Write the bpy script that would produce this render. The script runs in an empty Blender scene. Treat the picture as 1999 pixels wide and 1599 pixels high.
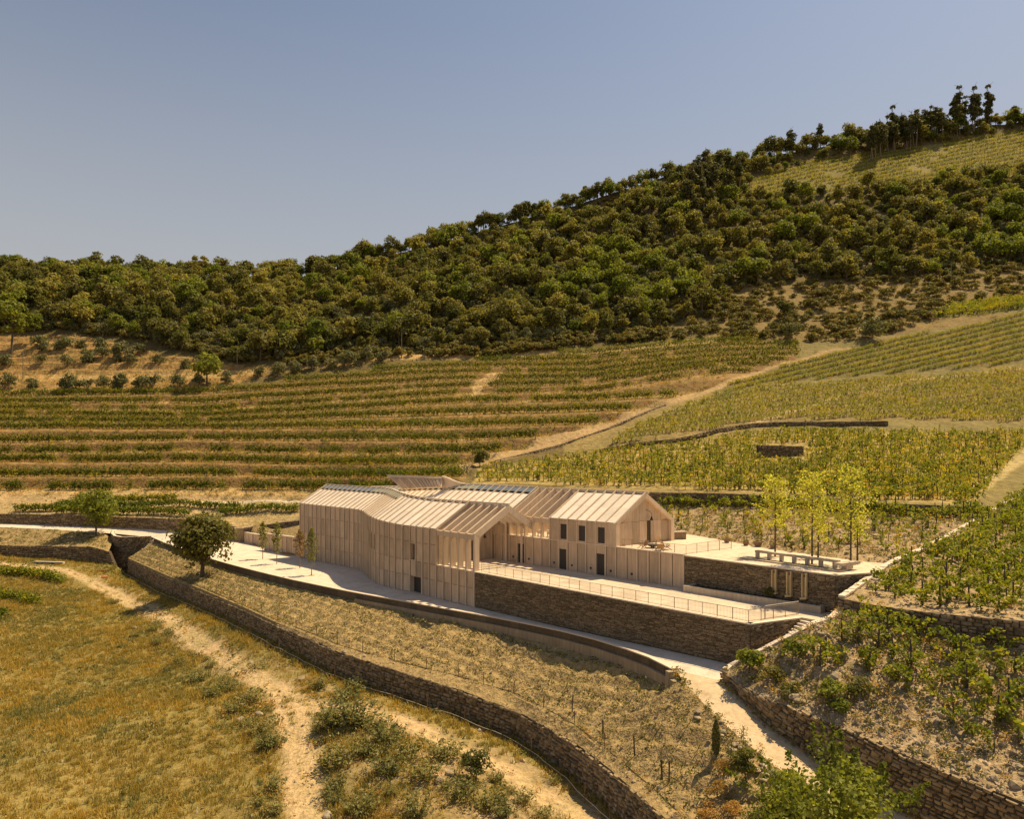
import bpy, bmesh, math, random
import numpy as np
from mathutils import Vector, Matrix, noise as mnoise
from mathutils.geometry import delaunay_2d_cdt

S = bpy.context.scene
COL = S.collection
rng = np.random.default_rng(7)
random.seed(7)

# ------------------------------------------------------------------ camera, light
CZ, F, HX, HY = 12.23, 1420.0, 999.5, 903.0
cam = bpy.data.cameras.new('camera')
camo = bpy.data.objects.new('camera', cam)
COL.objects.link(camo)
camo.location = (0, 0, CZ)
camo.rotation_euler = (math.radians(90), 0, 0)
cam.sensor_width = 36.0
cam.lens = 36.0 * F / 1999.0
cam.shift_y = (HY - 799.5) / 1999.0
cam.clip_start = 0.5
cam.clip_end = 6000
S.camera = camo

SUN = Vector((0.50, 0.33, 1.0)).normalized()
SUN_EL = math.asin(SUN.z)
SUN_AZ = math.atan2(SUN.x, SUN.y)
world = bpy.data.worlds.new('World')
S.world = world
world.use_nodes = True
wn, wl = world.node_tree.nodes, world.node_tree.links
bg = wn['Background']
sky = wn.new('ShaderNodeTexSky')
sky.sky_type = 'NISHITA'
sky.sun_disc = False
sky.sun_elevation = SUN_EL
sky.sun_rotation = SUN_AZ
sky.altitude = 300
sky.air_density = 1.0
sky.dust_density = 1.4
sky.ozone_density = 1.4
hsv = wn.new('ShaderNodeHueSaturation')
hsv.inputs['Saturation'].default_value = 0.82
wl.new(sky.outputs[0], hsv.inputs['Color'])
tc = wn.new('ShaderNodeTexCoord'); sx = wn.new('ShaderNodeSeparateXYZ'); wl.new(tc.outputs['Generated'], sx.inputs[0])
hz_ = wn.new('ShaderNodeMapRange'); hz_.interpolation_type = 'SMOOTHSTEP'
for i_, v_ in ((1, .08), (2, .62), (3, .92), (4, .0)): hz_.inputs[i_].default_value = v_
wl.new(sx.outputs['Z'], hz_.inputs[0])
hm = wn.new('ShaderNodeMix'); hm.data_type = 'RGBA'; wl.new(hz_.outputs[0], hm.inputs[0]); wl.new(hsv.outputs[0], hm.inputs[6]); hm.inputs[7].default_value = (4.75, 4.7, 4.6, 1)   # dry summer haze low in the sky
wl.new(hm.outputs[2], bg.inputs['Color'])
bg.inputs['Strength'].default_value = 0.072

sun = bpy.data.lights.new('sun', 'SUN')
sun.energy = 4.8
sun.angle = math.radians(0.53)
sun.color = (1.0, 0.81, 0.50)
suno = bpy.data.objects.new('sun', sun)
COL.objects.link(suno)
suno.rotation_euler = SUN.to_track_quat('Z', 'Y').to_euler()
suno.location = (60, 40, 120)

S.view_settings.view_transform = 'Standard'
S.view_settings.look = 'None'
S.view_settings.exposure = 0.50
S.view_settings.gamma = 1.0
S.view_settings.use_curve_mapping = False
S.cycles.max_bounces = 6
S.cycles.diffuse_bounces = 3
S.cycles.transmission_bounces = 4
S.cycles.transparent_max_bounces = 4

# ------------------------------------------------------------------ geometry helpers
def W(px, y, d):
    """a sighted point at a measured distance -> its place in the world"""
    return np.array([(px - HX) / F * d, d, CZ - (y - HY) / F * d])

def G(px, y, z):
    """a sighted point at a known level -> its place in the world"""
    return W(px, y, (CZ - z) * F / (y - HY))

def tag(o, label=None, cat=None, group=None, kind=None):
    if label: o['label'] = label
    if cat: o['category'] = cat
    if group: o['group'] = group
    if kind: o['kind'] = kind
    return o

def thing(name, label, cat, loc=(0, 0, 0), rz=0.0, group=None):
    o = bpy.data.objects.new(name, None)
    COL.objects.link(o)
    o.empty_display_size = 0.3
    o.location = loc
    o.rotation_euler = (0, 0, rz)
    return tag(o, label, cat, group)

def mk_mesh(name, V, Fc, mats=None, smooth=False):
    me = bpy.data.meshes.new(name)
    V = np.asarray(V, dtype=np.float32).reshape(-1, 3)
    if isinstance(Fc, np.ndarray):
        n, k = Fc.shape
        me.vertices.add(len(V)); me.vertices.foreach_set('co', V.ravel())
        me.loops.add(n * k); me.loops.foreach_set('vertex_index', Fc.astype(np.int32).ravel())
        me.polygons.add(n)
        me.polygons.foreach_set('loop_start', np.arange(0, n * k, k, dtype=np.int32))
        me.update(calc_edges=True)
    else:
        me.from_pydata(V.tolist(), [], Fc)
        me.update()
    if mats is not None:
        for m in (mats if isinstance(mats, (list, tuple)) else [mats]):
            me.materials.append(m)
    if smooth:
        me.polygons.foreach_set('use_smooth', np.ones(len(me.polygons), dtype=bool))
    return me

def obj(name, me, parent=None, loc=None, kind=None):
    o = bpy.data.objects.new(name, me)
    COL.objects.link(o)
    if parent is not None: o.parent = parent
    if loc is not None: o.location = loc
    if kind: o['kind'] = kind
    return o

class MB:
    """collects simple solids into one mesh"""
    def __init__(s): s.v = []; s.f = []
    def add(s, vs, fs):
        b = len(s.v); s.v.extend([tuple(p) for p in vs]); s.f.extend([[b + i for i in f] for f in fs])
    def hexa(s, b4, t4):
        s.add(list(b4) + list(t4), [(3, 2, 1, 0), (4, 5, 6, 7), (0, 1, 5, 4), (1, 2, 6, 5), (2, 3, 7, 6), (3, 0, 4, 7)])
    def obox(s, o, e1, e2, e3):
        o, e1, e2, e3 = [np.asarray(a, float) for a in (o, e1, e2, e3)]
        if np.dot(np.cross(e1, e2), e3) < 0: e1, e2 = e2, e1
        b = [o, o + e1, o + e1 + e2, o + e2]
        s.hexa(b, [p + e3 for p in b])
    def box(s, c, h):
        c = np.asarray(c, float)
        s.obox(c - np.array(h), (2 * h[0], 0, 0), (0, 2 * h[1], 0), (0, 0, 2 * h[2]))
    def prism(s, poly, e):
        """polygon (3D ring) swept by e"""
        e = np.asarray(e, float); n = len(poly)
        poly = [np.asarray(p, float) for p in poly]
        nn = np.zeros(3)
        for i in range(n): nn += np.cross(poly[i], poly[(i + 1) % n])
        if np.dot(nn, e) > 0: poly = poly[::-1]
        s.add(poly + [p + e for p in poly], [tuple(range(n)), tuple(range(2 * n - 1, n - 1, -1))] +
              [((i + 1) % n, i, n + i, n + (i + 1) % n) for i in range(n)])
    def bar(s, a, b, w, h=None, up=(0, 0, 1)):
        """square bar from a to b; w across, h along 'up'"""
        h = h or w
        a, b, up = np.asarray(a, float), np.asarray(b, float), np.asarray(up, float)
        d = b - a; L = np.linalg.norm(d)
        if L < 1e-6: return
        d /= L
        if abs(np.dot(d, up)) > .98: up = np.array((1., 0, 0))
        x = np.cross(d, up); x /= np.linalg.norm(x); z = np.cross(x, d)
        s.obox(a - x * w / 2 - z * h / 2, x * w, z * h, d * L)
    def tube(s, pts, rad, n=6, cap=True):
        pts = [np.asarray(p, float) for p in pts]; rings = []
        base = len(s.v)
        for i, p in enumerate(pts):
            d = pts[min(i + 1, len(pts) - 1)] - pts[max(i - 1, 0)]
            d = d / (np.linalg.norm(d) + 1e-9)
            up = np.array((0, 0, 1.)) if abs(d[2]) < .9 else np.array((1., 0, 0))
            x = np.cross(up, d); x /= np.linalg.norm(x); yv = np.cross(d, x)
            r = rad[i] if hasattr(rad, '__len__') else rad
            for k in range(n):
                a = 2 * math.pi * k / n
                s.v.append(tuple(p + x * r * math.cos(a) + yv * r * math.sin(a)))
        for i in range(len(pts) - 1):
            for k in range(n):
                a, b = base + i * n + k, base + i * n + (k + 1) % n
                s.f.append([a, b, b + n, a + n])
        if cap:
            s.f.append([base + k for k in range(n)][::-1])
            s.f.append([base + (len(pts) - 1) * n + k for k in range(n)])
    def cyl(s, a, b, r, n=10, r2=None): s.tube([a, b], [r, r if r2 is None else r2], n)
    def mesh(s, name, mat, smooth=False): return mk_mesh(name, s.v, s.f, mat, smooth)
    def build(s, name, mat, parent=None, kind=None, smooth=False):
        return obj(name, s.mesh(name, mat, smooth), parent, kind=kind)

def resample(pts, step):
    out = [np.asarray(pts[0], float)]
    for a, b in zip(pts[:-1], pts[1:]):
        a, b = np.asarray(a, float), np.asarray(b, float)
        n = max(1, int(round(np.linalg.norm(b[:2] - a[:2]) / step)))
        for i in range(1, n + 1): out.append(a + (b - a) * i / n)
    return out

def smooth_line(pts, it=2):
    pts = [np.asarray(p, float) for p in pts]
    for _ in range(it):
        q = [pts[0]]
        for a, b in zip(pts[:-1], pts[1:]):
            q += [a * .75 + b * .25, a * .25 + b * .75]
        q.append(pts[-1]); pts = q
    return pts

def along(pts, step):
    """even arc-length resampling"""
    P = np.array(pts); seg = np.linalg.norm(np.diff(P[:, :2], axis=0), axis=1)
    s = np.r_[0, np.cumsum(seg)]; n = max(1, int(round(s[-1] / step)))
    t = np.linspace(0, s[-1], n + 1)
    return np.stack([np.interp(t, s, P[:, k]) for k in range(P.shape[1])], 1), t

def fbm(P, sc, oct=4, seed=0):
    """cheap vectorised value noise, -1..1"""
    P = np.asarray(P, float)[:, :2] / sc + seed * 17.3
    out = np.zeros(len(P)); a = 1.0; tot = 0
    for o in range(oct):
        i = np.floor(P).astype(np.int64); f = P - i; f = f * f * (3 - 2 * f)
        def h(ix, iy):
            n = (ix * 374761393 + iy * 668265263 + (seed * 31 + o * 7) * 2147483647) & 0xffffffff
            n = ((n ^ (n >> 13)) * 1274126177) & 0xffffffff
            return ((n ^ (n >> 16)) & 0xffff) / 32767.5 - 1
        v = (h(i[:, 0], i[:, 1]) * (1 - f[:, 0]) + h(i[:, 0] + 1, i[:, 1]) * f[:, 0]) * (1 - f[:, 1]) + \
            (h(i[:, 0], i[:, 1] + 1) * (1 - f[:, 0]) + h(i[:, 0] + 1, i[:, 1] + 1) * f[:, 0]) * f[:, 1]
        out += a * v; tot += a; a *= .5; P = P * 2.03 + 5.1
    return out / tot

def in_poly(P, poly):
    P = np.asarray(P); x, y = P[:, 0], P[:, 1]; c = np.zeros(len(P), bool)
    q = np.asarray(poly)[:, :2]; j = len(q) - 1
    for i in range(len(q)):
        xi, yi, xj, yj = q[i, 0], q[i, 1], q[j, 0], q[j, 1]
        if yi != yj:
            c ^= ((yi > y) != (yj > y)) & (x < (xj - xi) * (y - yi) / (yj - yi) + xi)
        j = i
    return c

class TPS:
    def __init__(s, P):
        P = np.asarray(P, float); s.c = P[:, :2]; n = len(P)
        K = s.k(s.c, s.c) + np.eye(n) * 1e-3
        A = np.zeros((n + 3, n + 3)); A[:n, :n] = K
        A[:n, n] = 1; A[:n, n + 1:] = s.c; A[n, :n] = 1; A[n + 1:, :n] = s.c.T
        s.w = np.linalg.solve(A + np.eye(n + 3) * 1e-9, np.r_[P[:, 2], 0, 0, 0])
    def k(s, a, b):
        r2 = ((a[:, None, :] - b[None]) ** 2).sum(-1)
        return .5 * r2 * np.log(r2 + 1e-9) * .01
    def __call__(s, P):
        P = np.asarray(P, float)[:, :2]
        out = np.empty(len(P))
        for i in range(0, len(P), 4000):
            q = P[i:i + 4000]
            out[i:i + 4000] = s.k(q, s.c) @ s.w[:-3] + s.w[-3] + q @ s.w[-2:]
        return out

class Region:
    """a piece of ground inside a surveyed outline"""
    def __init__(s, name, outline, inner, step, mat, amp=0.0, scale=1.5, color=None, kind='structure', label=None, seed=1, ctl=4.0, ridge=None):
        s.ridge = ridge
        s.poly = np.array(resample(list(outline) + [outline[0]], step)[:-1])
        ctrl = np.array(resample(list(outline) + [outline[0]], ctl)[:-1] + [np.asarray(p) for p in inner])
        s.tps = TPS(ctrl); s.amp, s.scale, s.seed = amp, scale, seed
        lo, hi = s.poly[:, :2].min(0), s.poly[:, :2].max(0)
        gx, gy = np.meshgrid(np.arange(lo[0], hi[0], step), np.arange(lo[1], hi[1], step))
        g = np.stack([gx.ravel(), gy.ravel()], 1); g += rng.uniform(-.3, .3, g.shape) * step
        g = g[in_poly(g, s.poly)]
        D = s.edge(g); g = g[D > step * .55]
        nb = len(s.poly)
        pts = [Vector(p[:2]) for p in s.poly] + [Vector(p) for p in g]
        r = delaunay_2d_cdt(pts, [(i, (i + 1) % nb) for i in range(nb)], [list(range(nb))], 1, 1e-5)
        V2 = np.array([tuple(v) for v in r[0]]); z = s.height(V2)
        orig = r[3]
        for i, o in enumerate(orig):
            for k in o:
                if k < nb: z[i] = s.poly[k, 2]
        V = np.c_[V2, z]
        T = np.array([list(f) for f in r[2]], dtype=np.int32)
        a, b, c = V2[T[:, 0]], V2[T[:, 1]], V2[T[:, 2]]
        cr = (b[:, 0] - a[:, 0]) * (c[:, 1] - a[:, 1]) - (b[:, 1] - a[:, 1]) * (c[:, 0] - a[:, 0])
        T[cr < 0] = T[cr < 0][:, ::-1]
        me = mk_mesh(name, V, T, mat, True)
        if color is not None: set_color(me, color(V))
        s.o = obj(name, me, kind=kind)
        if label: s.o['label'] = label
    def edge(s, P):
        out = np.full(len(P), 1e9)
        q = s.poly[:, :2]
        for i in range(0, len(P), 3000):
            out[i:i + 3000] = np.sqrt(((P[i:i + 3000, None, :2] - q[None]) ** 2).sum(-1).min(1))
        return out
    def height(s, P):
        z = s.tps(P)
        if s.amp:
            z = z + s.amp * fbm(P, s.scale, 3, s.seed) * np.clip(s.edge(P) / 1.2, 0, 1)
        if s.ridge:      # planting furrows
            d, sp, am = s.ridge; u = np.asarray(P)[:, :2] @ np.array((-d[1], d[0])) + .35 * fbm(P, 5, 2, 4)
            z = z + am * np.sin(u * 6.283 / sp) * np.clip(s.edge(P) / 1.2, 0, 1)
        return z
    def sample(s, n, margin=.3, r=None):
        r = r or rng
        lo, hi = s.poly[:, :2].min(0), s.poly[:, :2].max(0)
        P = r.uniform(lo, hi, (int(n * 4), 2)); P = P[in_poly(P, s.poly)]
        P = P[s.edge(P) > margin][:n]
        return np.c_[P, s.height(P)]

def set_color(me, C):
    at = me.color_attributes.new('cover', 'FLOAT_COLOR', 'POINT')
    C = np.c_[C, np.ones(len(C))].astype(np.float32)
    at.data.foreach_set('color', C.ravel())

def to_img(P):
    P = np.asarray(P); return HX + P[:, 0] / P[:, 1] * F, HY + (CZ - P[:, 2]) / P[:, 1] * F

def line_dist(P, line):
    """plan distance from points to a polyline"""
    P = np.asarray(P)[:, :2]; L = np.asarray(line)[:, :2]; best = np.full(len(P), 1e9)
    for a, b in zip(L[:-1], L[1:]):
        ab = b - a; t = np.clip(((P - a) @ ab) / (ab @ ab + 1e-9), 0, 1)
        best = np.minimum(best, np.linalg.norm(P - a - t[:, None] * ab, axis=1))
    return best

# ------------------------------------------------------------------ materials
def new_mat(name):
    m = bpy.data.materials.new(name); m.use_nodes = True
    n, l = m.node_tree.nodes, m.node_tree.links
    return m, n, l, n['Principled BSDF']

def N(n, t, **kw):
    x = n.new(t)
    for k, v in kw.items():
        if k in x.inputs: x.inputs[k].default_value = v
        else: setattr(x, k, v)
    return x

def mixc(n, l, fac, a, b, bt='MIX'):
    x = n.new('ShaderNodeMix'); x.data_type = 'RGBA'; x.blend_type = bt
    for s, v in ((0, fac), (6, a), (7, b)):
        if isinstance(v, (int, float)): x.inputs[s].default_value = v
        elif isinstance(v, tuple): x.inputs[s].default_value = (*v, 1)
        else: l.new(v, x.inputs[s])
    return x.outputs[2]

def ramp(n, l, src, a, b, p0=0.3, p1=0.7):
    x = n.new('ShaderNodeMapRange'); x.inputs[1].default_value = p0; x.inputs[2].default_value = p1
    x.inputs[3].default_value = a; x.inputs[4].default_value = b
    l.new(src, x.inputs[0]); return x.outputs[0]

def nz(n, l, scale, detail=4, rough=.6, vec=None, dist=0.0):
    x = N(n, 'ShaderNodeTexNoise', Scale=scale, Detail=detail, Roughness=rough, Distortion=dist)
    if vec is not None: l.new(vec, x.inputs['Vector'])
    return x.outputs['Fac']

def bump(n, l, b, height, strength, dist=.1):
    x = N(n, 'ShaderNodeBump', Strength=strength, Distance=dist)
    l.new(height, x.inputs['Height']); l.new(x.outputs[0], b.inputs['Normal'])

def coords(n, l):
    g = n.new('ShaderNodeNewGeometry'); return g.outputs['Position']

def m_ground(name, cols, s1, s2, rough=.95, bs=.6, bd=.15, attr=False, fine=3.0, fam=.35):
    """earth: two scales of patchy colour, fine grain, relief"""
    m, n, l, b = new_mat(name); pos = coords(n, l)
    a = nz(n, l, s1, 5, .65, pos, .4); c = nz(n, l, s2, 4, .6, pos)
    d = nz(n, l, fine, 3, .7, pos)
    if attr:
        at = n.new('ShaderNodeAttribute'); at.attribute_name = 'cover'; base = at.outputs['Color']
        base = mixc(n, l, ramp(n, l, a, 0, 1), mixc(n, l, 1.0, base, cols[0], 'MULTIPLY'), mixc(n, l, 1.0, base, cols[1], 'MULTIPLY'))
    else:
        base = mixc(n, l, ramp(n, l, a, 0, 1), cols[0], cols[1])
        if len(cols) > 2: base = mixc(n, l, ramp(n, l, c, 0, .8, .5, .7), base, cols[2])
    base = mixc(n, l, 1.0, base, mixc(n, l, ramp(n, l, d, 0, 1, .25, .75), (1 - fam,) * 3, (1 + fam,) * 3), 'MULTIPLY')
    l.new(base, b.inputs['Base Color']); b.inputs['Roughness'].default_value = rough
    b.inputs['Specular IOR Level'].default_value = .15
    bump(n, l, b, d, bs, bd)
    return m

def m_stone(name, c1, c2, scale=6.0, rough=.9, island=True, rnd=.5, bs=.4, bd=.05):
    m, n, l, b = new_mat(name); pos = coords(n, l)
    g = n.new('ShaderNodeNewGeometry'); oi = n.new('ShaderNodeObjectInfo')
    r = g.outputs['Random Per Island'] if island else oi.outputs['Random']
    a = nz(n, l, scale, 5, .7, pos)
    col = mixc(n, l, r, c1, c2)
    k = mixc(n, l, ramp(n, l, a, 0, 1, .25, .75), (1 - rnd,) * 3, (1 + rnd,) * 3)
    col = mixc(n, l, 1.0, col, k, 'MULTIPLY')
    l.new(col, b.inputs['Base Color']); b.inputs['Roughness'].default_value = rough
    b.inputs['Specular IOR Level'].default_value = .2
    bump(n, l, b, a, bs, bd)
    return m

def m_plain(name, c, rough=.6, metal=0.0, var=.15, scale=4.0, spec=.4):
    m, n, l, b = new_mat(name); pos = coords(n, l)
    a = nz(n, l, scale, 4, .6, pos)
    col = mixc(n, l, 1.0, c, mixc(n, l, ramp(n, l, a, 0, 1), (1 - var,) * 3, (1 + var,) * 3), 'MULTIPLY')
    l.new(col, b.inputs['Base Color']); b.inputs['Roughness'].default_value = rough
    b.inputs['Metallic'].default_value = metal; b.inputs['Specular IOR Level'].default_value = spec
    return m

def m_concrete(name, c, var=.1, obj_var=.1, stain=.12, rough=.8):
    m, n, l, b = new_mat(name); pos = coords(n, l)
    oi = n.new('ShaderNodeObjectInfo')
    mp = N(n, 'ShaderNodeMapping'); mp.inputs['Scale'].default_value = (3.5, 3.5, .35); l.new(pos, mp.inputs[0])
    st = nz(n, l, 1.0, 5, .6, mp.outputs[0])
    a = nz(n, l, .7, 5, .6, pos); d = nz(n, l, 14, 3, .7, pos)
    col = mixc(n, l, oi.outputs['Random'], tuple(x * (1 - obj_var) for x in c), tuple(x * (1 + obj_var) for x in c))
    col = mixc(n, l, 1.0, col, mixc(n, l, ramp(n, l, a, 0, 1), (1 - var, 1 - var, 1 - var), (1 + var, 1 + var, 1 + var)), 'MULTIPLY')
    col = mixc(n, l, 1.0, col, mixc(n, l, ramp(n, l, st, 0, 1), (1 - stain, 1 - stain, 1 - stain * .9), (1 + stain * .5,) * 3), 'MULTIPLY')
    l.new(col, b.inputs['Base Color']); b.inputs['Roughness'].default_value = rough
    b.inputs['Specular IOR Level'].default_value = .25
    bump(n, l, b, d, .15, .02)
    return m

def m_leaf(name, c1, c2, c3=None, trans=.35, objvar=.35, patch=.0, dry=0.0):
    """leaves: colour differs leaf by leaf and plant by plant; light passes through"""
    m, n, l, b = new_mat(name)
    out = n['Material Output']
    g = n.new('ShaderNodeNewGeometry'); oi = n.new('ShaderNodeObjectInfo')
    col = mixc(n, l, g.outputs['Random Per Island'], c1, c2)
    if c3: col = mixc(n, l, ramp(n, l, g.outputs['Random Per Island'], 0, 1, .86 - dry, .9 - dry), col, c3)
    k = mixc(n, l, oi.outputs['Random'], (1 - objvar, 1 - objvar * .8, 1 - objvar), (1 + objvar, 1 + objvar * .8, 1 + objvar * .6))
    col = mixc(n, l, 1.0, col, k, 'MULTIPLY')
    if patch:
        a = nz(n, l, .12, 3, .6, g.outputs['Position'])
        col = mixc(n, l, ramp(n, l, a, 0, 1, .4, .65), col, mixc(n, l, 1.0, col, (1 + patch, 1 + patch * .45, .75), 'MULTIPLY'))
    l.new(col, b.inputs['Base Color']); b.inputs['Roughness'].default_value = .65
    b.inputs['Specular IOR Level'].default_value = .2
    t = n.new('ShaderNodeBsdfTranslucent'); l.new(mixc(n, l, 1.0, col, (1.5, 1.45, .6), 'MULTIPLY'), t.inputs['Color'])
    mx = n.new('ShaderNodeMixShader'); mx.inputs[0].default_value = trans
    l.new(b.outputs[0], mx.inputs[1]); l.new(t.outputs[0], mx.inputs[2]); l.new(mx.outputs[0], out.inputs['Surface'])
    return m

M = {}
M['gravel'] = m_ground('gravel', [(.58, .48, .37), (.68, .57, .45), (.47, .37, .27)], .3, .8, bs=.35, bd=.04, fine=6, fam=.2)
M['paving'] = m_ground('paving', [(.58, .45, .32), (.70, .56, .41), (.46, .35, .24)], .5, 1.1, bs=.2, bd=.03, fine=5, fam=.16)
M['dirt_road'] = m_ground('dirt_road', [(.50, .37, .22), (.58, .44, .28), (.40, .28, .16)], .35, 1.1, bs=.5, bd=.08, fine=3.5, fam=.2)
M['slope'] = m_ground('slope_soil', [(.295, .20, .085), (.375, .262, .118), (.19, .14, .05)], .9, 1.6, bs=1.0, bd=.3, fine=2.2, fam=.4)
M['stony'] = m_ground('stony_soil', [(.33, .225, .115), (.43, .31, .17), (.23, .165, .07)], .6, 1.8, bs=1.0, bd=.25, fine=3.0, fam=.45)
M['field'] = m_ground('field_cover', [(.85, .9, .8), (1.15, 1.08, 1.1)], .22, 1.0, bs=1.0, bd=.25, attr=True, fine=2.2, fam=.4)
M['hill'] = m_ground('hill_cover', [(.8, .82, .78), (1.2, 1.15, 1.1)], .09, .5, bs=1.0, bd=.6, attr=True, fine=.9, fam=.35)
M['concrete'] = m_concrete('warm_concrete', (.56, .41, .27), .1, .17, .22)
M['rib'] = m_concrete('rib_concrete', (.65, .495, .34), .06, .05, .12)
M['roofc'] = m_concrete('roof_concrete', (.80, .69, .56), .07, .08, .1)
M['edge'] = m_concrete('edge_concrete', (.68, .555, .42), .05, .03, .05)
M['old_stone'] = m_concrete('trough_stone', (.52, .42, .30), .12, .05, .2)
M['ochre_stone'] = m_concrete('spout_stone', (.60, .45, .23), .15, .05, .25)
M['schist'] = m_stone('schist', (.13, .095, .056), (.33, .24, .14), 5.0)
M['schist_back'] = m_plain('schist_joint', (.085, .062, .038), .95, var=.3)
M['rubble'] = m_stone('rubble', (.16, .112, .06), (.36, .26, .145), 3.0, rnd=.45)
M['rubble_piece'] = m_stone('rubble_piece', (.16, .112, .06), (.36, .26, .145), 3.0, island=False, rnd=.45)
M['rubble_back'] = m_plain('rubble_joint', (.10, .07, .04), .95, var=.3)
M['rock'] = m_stone('rock', (.26, .20, .13), (.42, .33, .22), 2.0, island=False)
M['glass'] = m_plain('dark_glass', (.030, .025, .018), .15, var=.1, spec=.25)
M['solar'] = m_plain('roof_glass', (.17, .195, .21), .2, var=.1, spec=.6)
M['solar_green'] = m_plain('roof_glass_green', (.31, .32, .24), .3, var=.1, spec=.6)
M['dark'] = m_plain('dark_recess', (.045, .036, .03), .6, var=.1)
M['door'] = m_plain('grey_door', (.085, .07, .045), .7, var=.1)
M['metal'] = m_plain('rail_metal', (.30, .235, .16), .5, .3, var=.1)
M['blackmetal'] = m_plain('black_metal', (.03, .027, .025), .5, .2)
M['wood'] = m_plain('weathered_wood', (.17, .105, .055), .8, var=.3, scale=8)
M['tealwood'] = m_plain('chair_wood', (.42, .24, .10), .55, var=.15, scale=8)
M['cushion'] = m_plain('white_cushion', (.72, .66, .58), .9, var=.05)
M['stake'] = m_plain('stake_wood', (.085, .06, .04), .85, var=.3, scale=6)
M['rust'] = m_plain('rusty_stake', (.16, .095, .05), .8, var=.3, scale=6)
M['bark'] = m_plain('bark', (.11, .08, .052), .95, var=.35, scale=5)
M['barkp'] = m_plain('pale_bark', (.24, .18, .12), .95, var=.3, scale=5)
M['terracotta'] = m_plain('clay', (.24, .14, .08), .85, var=.2)
M['water'] = m_plain('water', (.012, .015, .012), .05, var=.1, spec=.5)
M['orange'] = m_plain('orange_plastic', (.55, .14, .05), .5, var=.1)
M['oak'] = m_leaf('oak_leaf', (.14, .13, .03), (.26, .23, .06), None, .38, .42)
M['oakdark'] = m_leaf('dark_oak_leaf', (.105, .10, .026), (.195, .175, .048), None, .35, .35)
M['oakbright'] = m_leaf('bright_leaf', (.125, .145, .02), (.22, .235, .038), None, .4, .3)
M['olive'] = m_leaf('olive_leaf', (.12, .12, .05), (.20, .19, .085), None, .25, .2)
M['scrub'] = m_leaf('scrub_leaf', (.13, .12, .032), (.25, .21, .062), (.30, .17, .05), .28, .3)
M['euca'] = m_leaf('eucalyptus_leaf', (.07, .07, .024), (.13, .125, .042), None, .3, .2)
M['vine'] = m_leaf('vine_leaf', (.13, .155, .016), (.26, .275, .032), (.40, .32, .035), .42, .25)
M['vinefar'] = m_leaf('far_vine_leaf', (.14, .175, .016), (.27, .29, .032), (.36, .32, .035), .4, .3, .7)
M['vinerow'] = m_leaf('row_vine_leaf', (.078, .105, .012), (.17, .20, .023), (.30, .27, .03), .35, .25, .4)
M['vinedry'] = m_leaf('yellowing_vine_leaf', (.20, .215, .022), (.38, .36, .036), (.45, .30, .05), .42, .25, .3, .1)
M['yellow'] = m_leaf('yellow_green_leaf', (.34, .35, .055), (.57, .54, .11), None, .5, .1)
M['poplar'] = m_leaf('pale_leaf', (.12, .13, .03), (.24, .22, .06), None, .4, .2)
M['poplardry'] = m_leaf('dry_leaf', (.22, .14, .06), (.34, .22, .10), None, .35, .1)
M['grass'] = m_leaf('field_grass', (.27, .21, .052), (.43, .30, .09), (.19, .19, .04), .3, .3, .25)
M['weed'] = m_leaf('weed_leaf', (.15, .15, .048), (.27, .245, .088), (.34, .23, .09), .3, .25)
M['drygrass'] = m_leaf('dry_grass', (.36, .21, .06), (.52, .33, .12), None, .35, .2)
M['seedling'] = m_leaf('seedling_leaf', (.095, .10, .024), (.20, .18, .052), None, .3, .3)
M['kerb'] = m_stone('kerb_stone_face', (.10, .073, .043), (.15, .11, .065), 6.0)
M['flag'] = m_concrete('flagstone', (.60, .475, .345), .1, .13, .1)
M['footing'] = m_concrete('footing_concrete', (.36, .27, .165), .12, .03, .25)
# ------------------------------------------------------------------ survey lines
UV = np.array((.658, -.753, 0.)); VV = np.array((.753, .658, 0.)); ZV = np.array((0, 0, 1.))
A0 = G(927.3, 1116.2, 0.0)          # front corner of the terrace and the front wing
C0 = G(1203.6, 1127.7, 0.0)         # corner of the rear wing
def fa(t, s=0., z=0.): return A0 - UV * t + VV * s + ZV * z      # along the front wing
def ra(t, s=0., z=0.): return C0 - UV * t + VV * s + ZV * z      # along the rear wing
B0 = G(1465, 1218.3, 0.0); B1 = G(1564, 1205.7, 0.0)

KERB = [G(*p) for p in [(304, 1051.6, -2.9), (336, 1065, -3.2), (372, 1078, -3.6), (412, 1091, -3.8), (456, 1104, -3.95), (560, 1130, -4), (626, 1144, -4),
        (692, 1157.5, -4), (780, 1173, -4), (890, 1193, -4), (1000, 1212.6, -3.95), (1140, 1241.7, -3.8), (1260, 1279, -3.65), (1320, 1309, -3.55)]]
KERB = smooth_line(KERB, 1)
def off(line, dist, dz=0.):
    """parallel line on the viewer's (outer) side"""
    L = [np.asarray(p, float) for p in line]; out = []
    for i, p in enumerate(L):
        d = L[min(i + 1, len(L) - 1)] - L[max(i - 1, 0)]; n = np.array((d[1], -d[0], 0.)); n /= np.linalg.norm(n)
        out.append(p + n * dist + ZV * dz)
    return out
def lerpz(px, pts): return float(np.interp(px, [a for a, _ in pts], [b for _, b in pts]))

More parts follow.
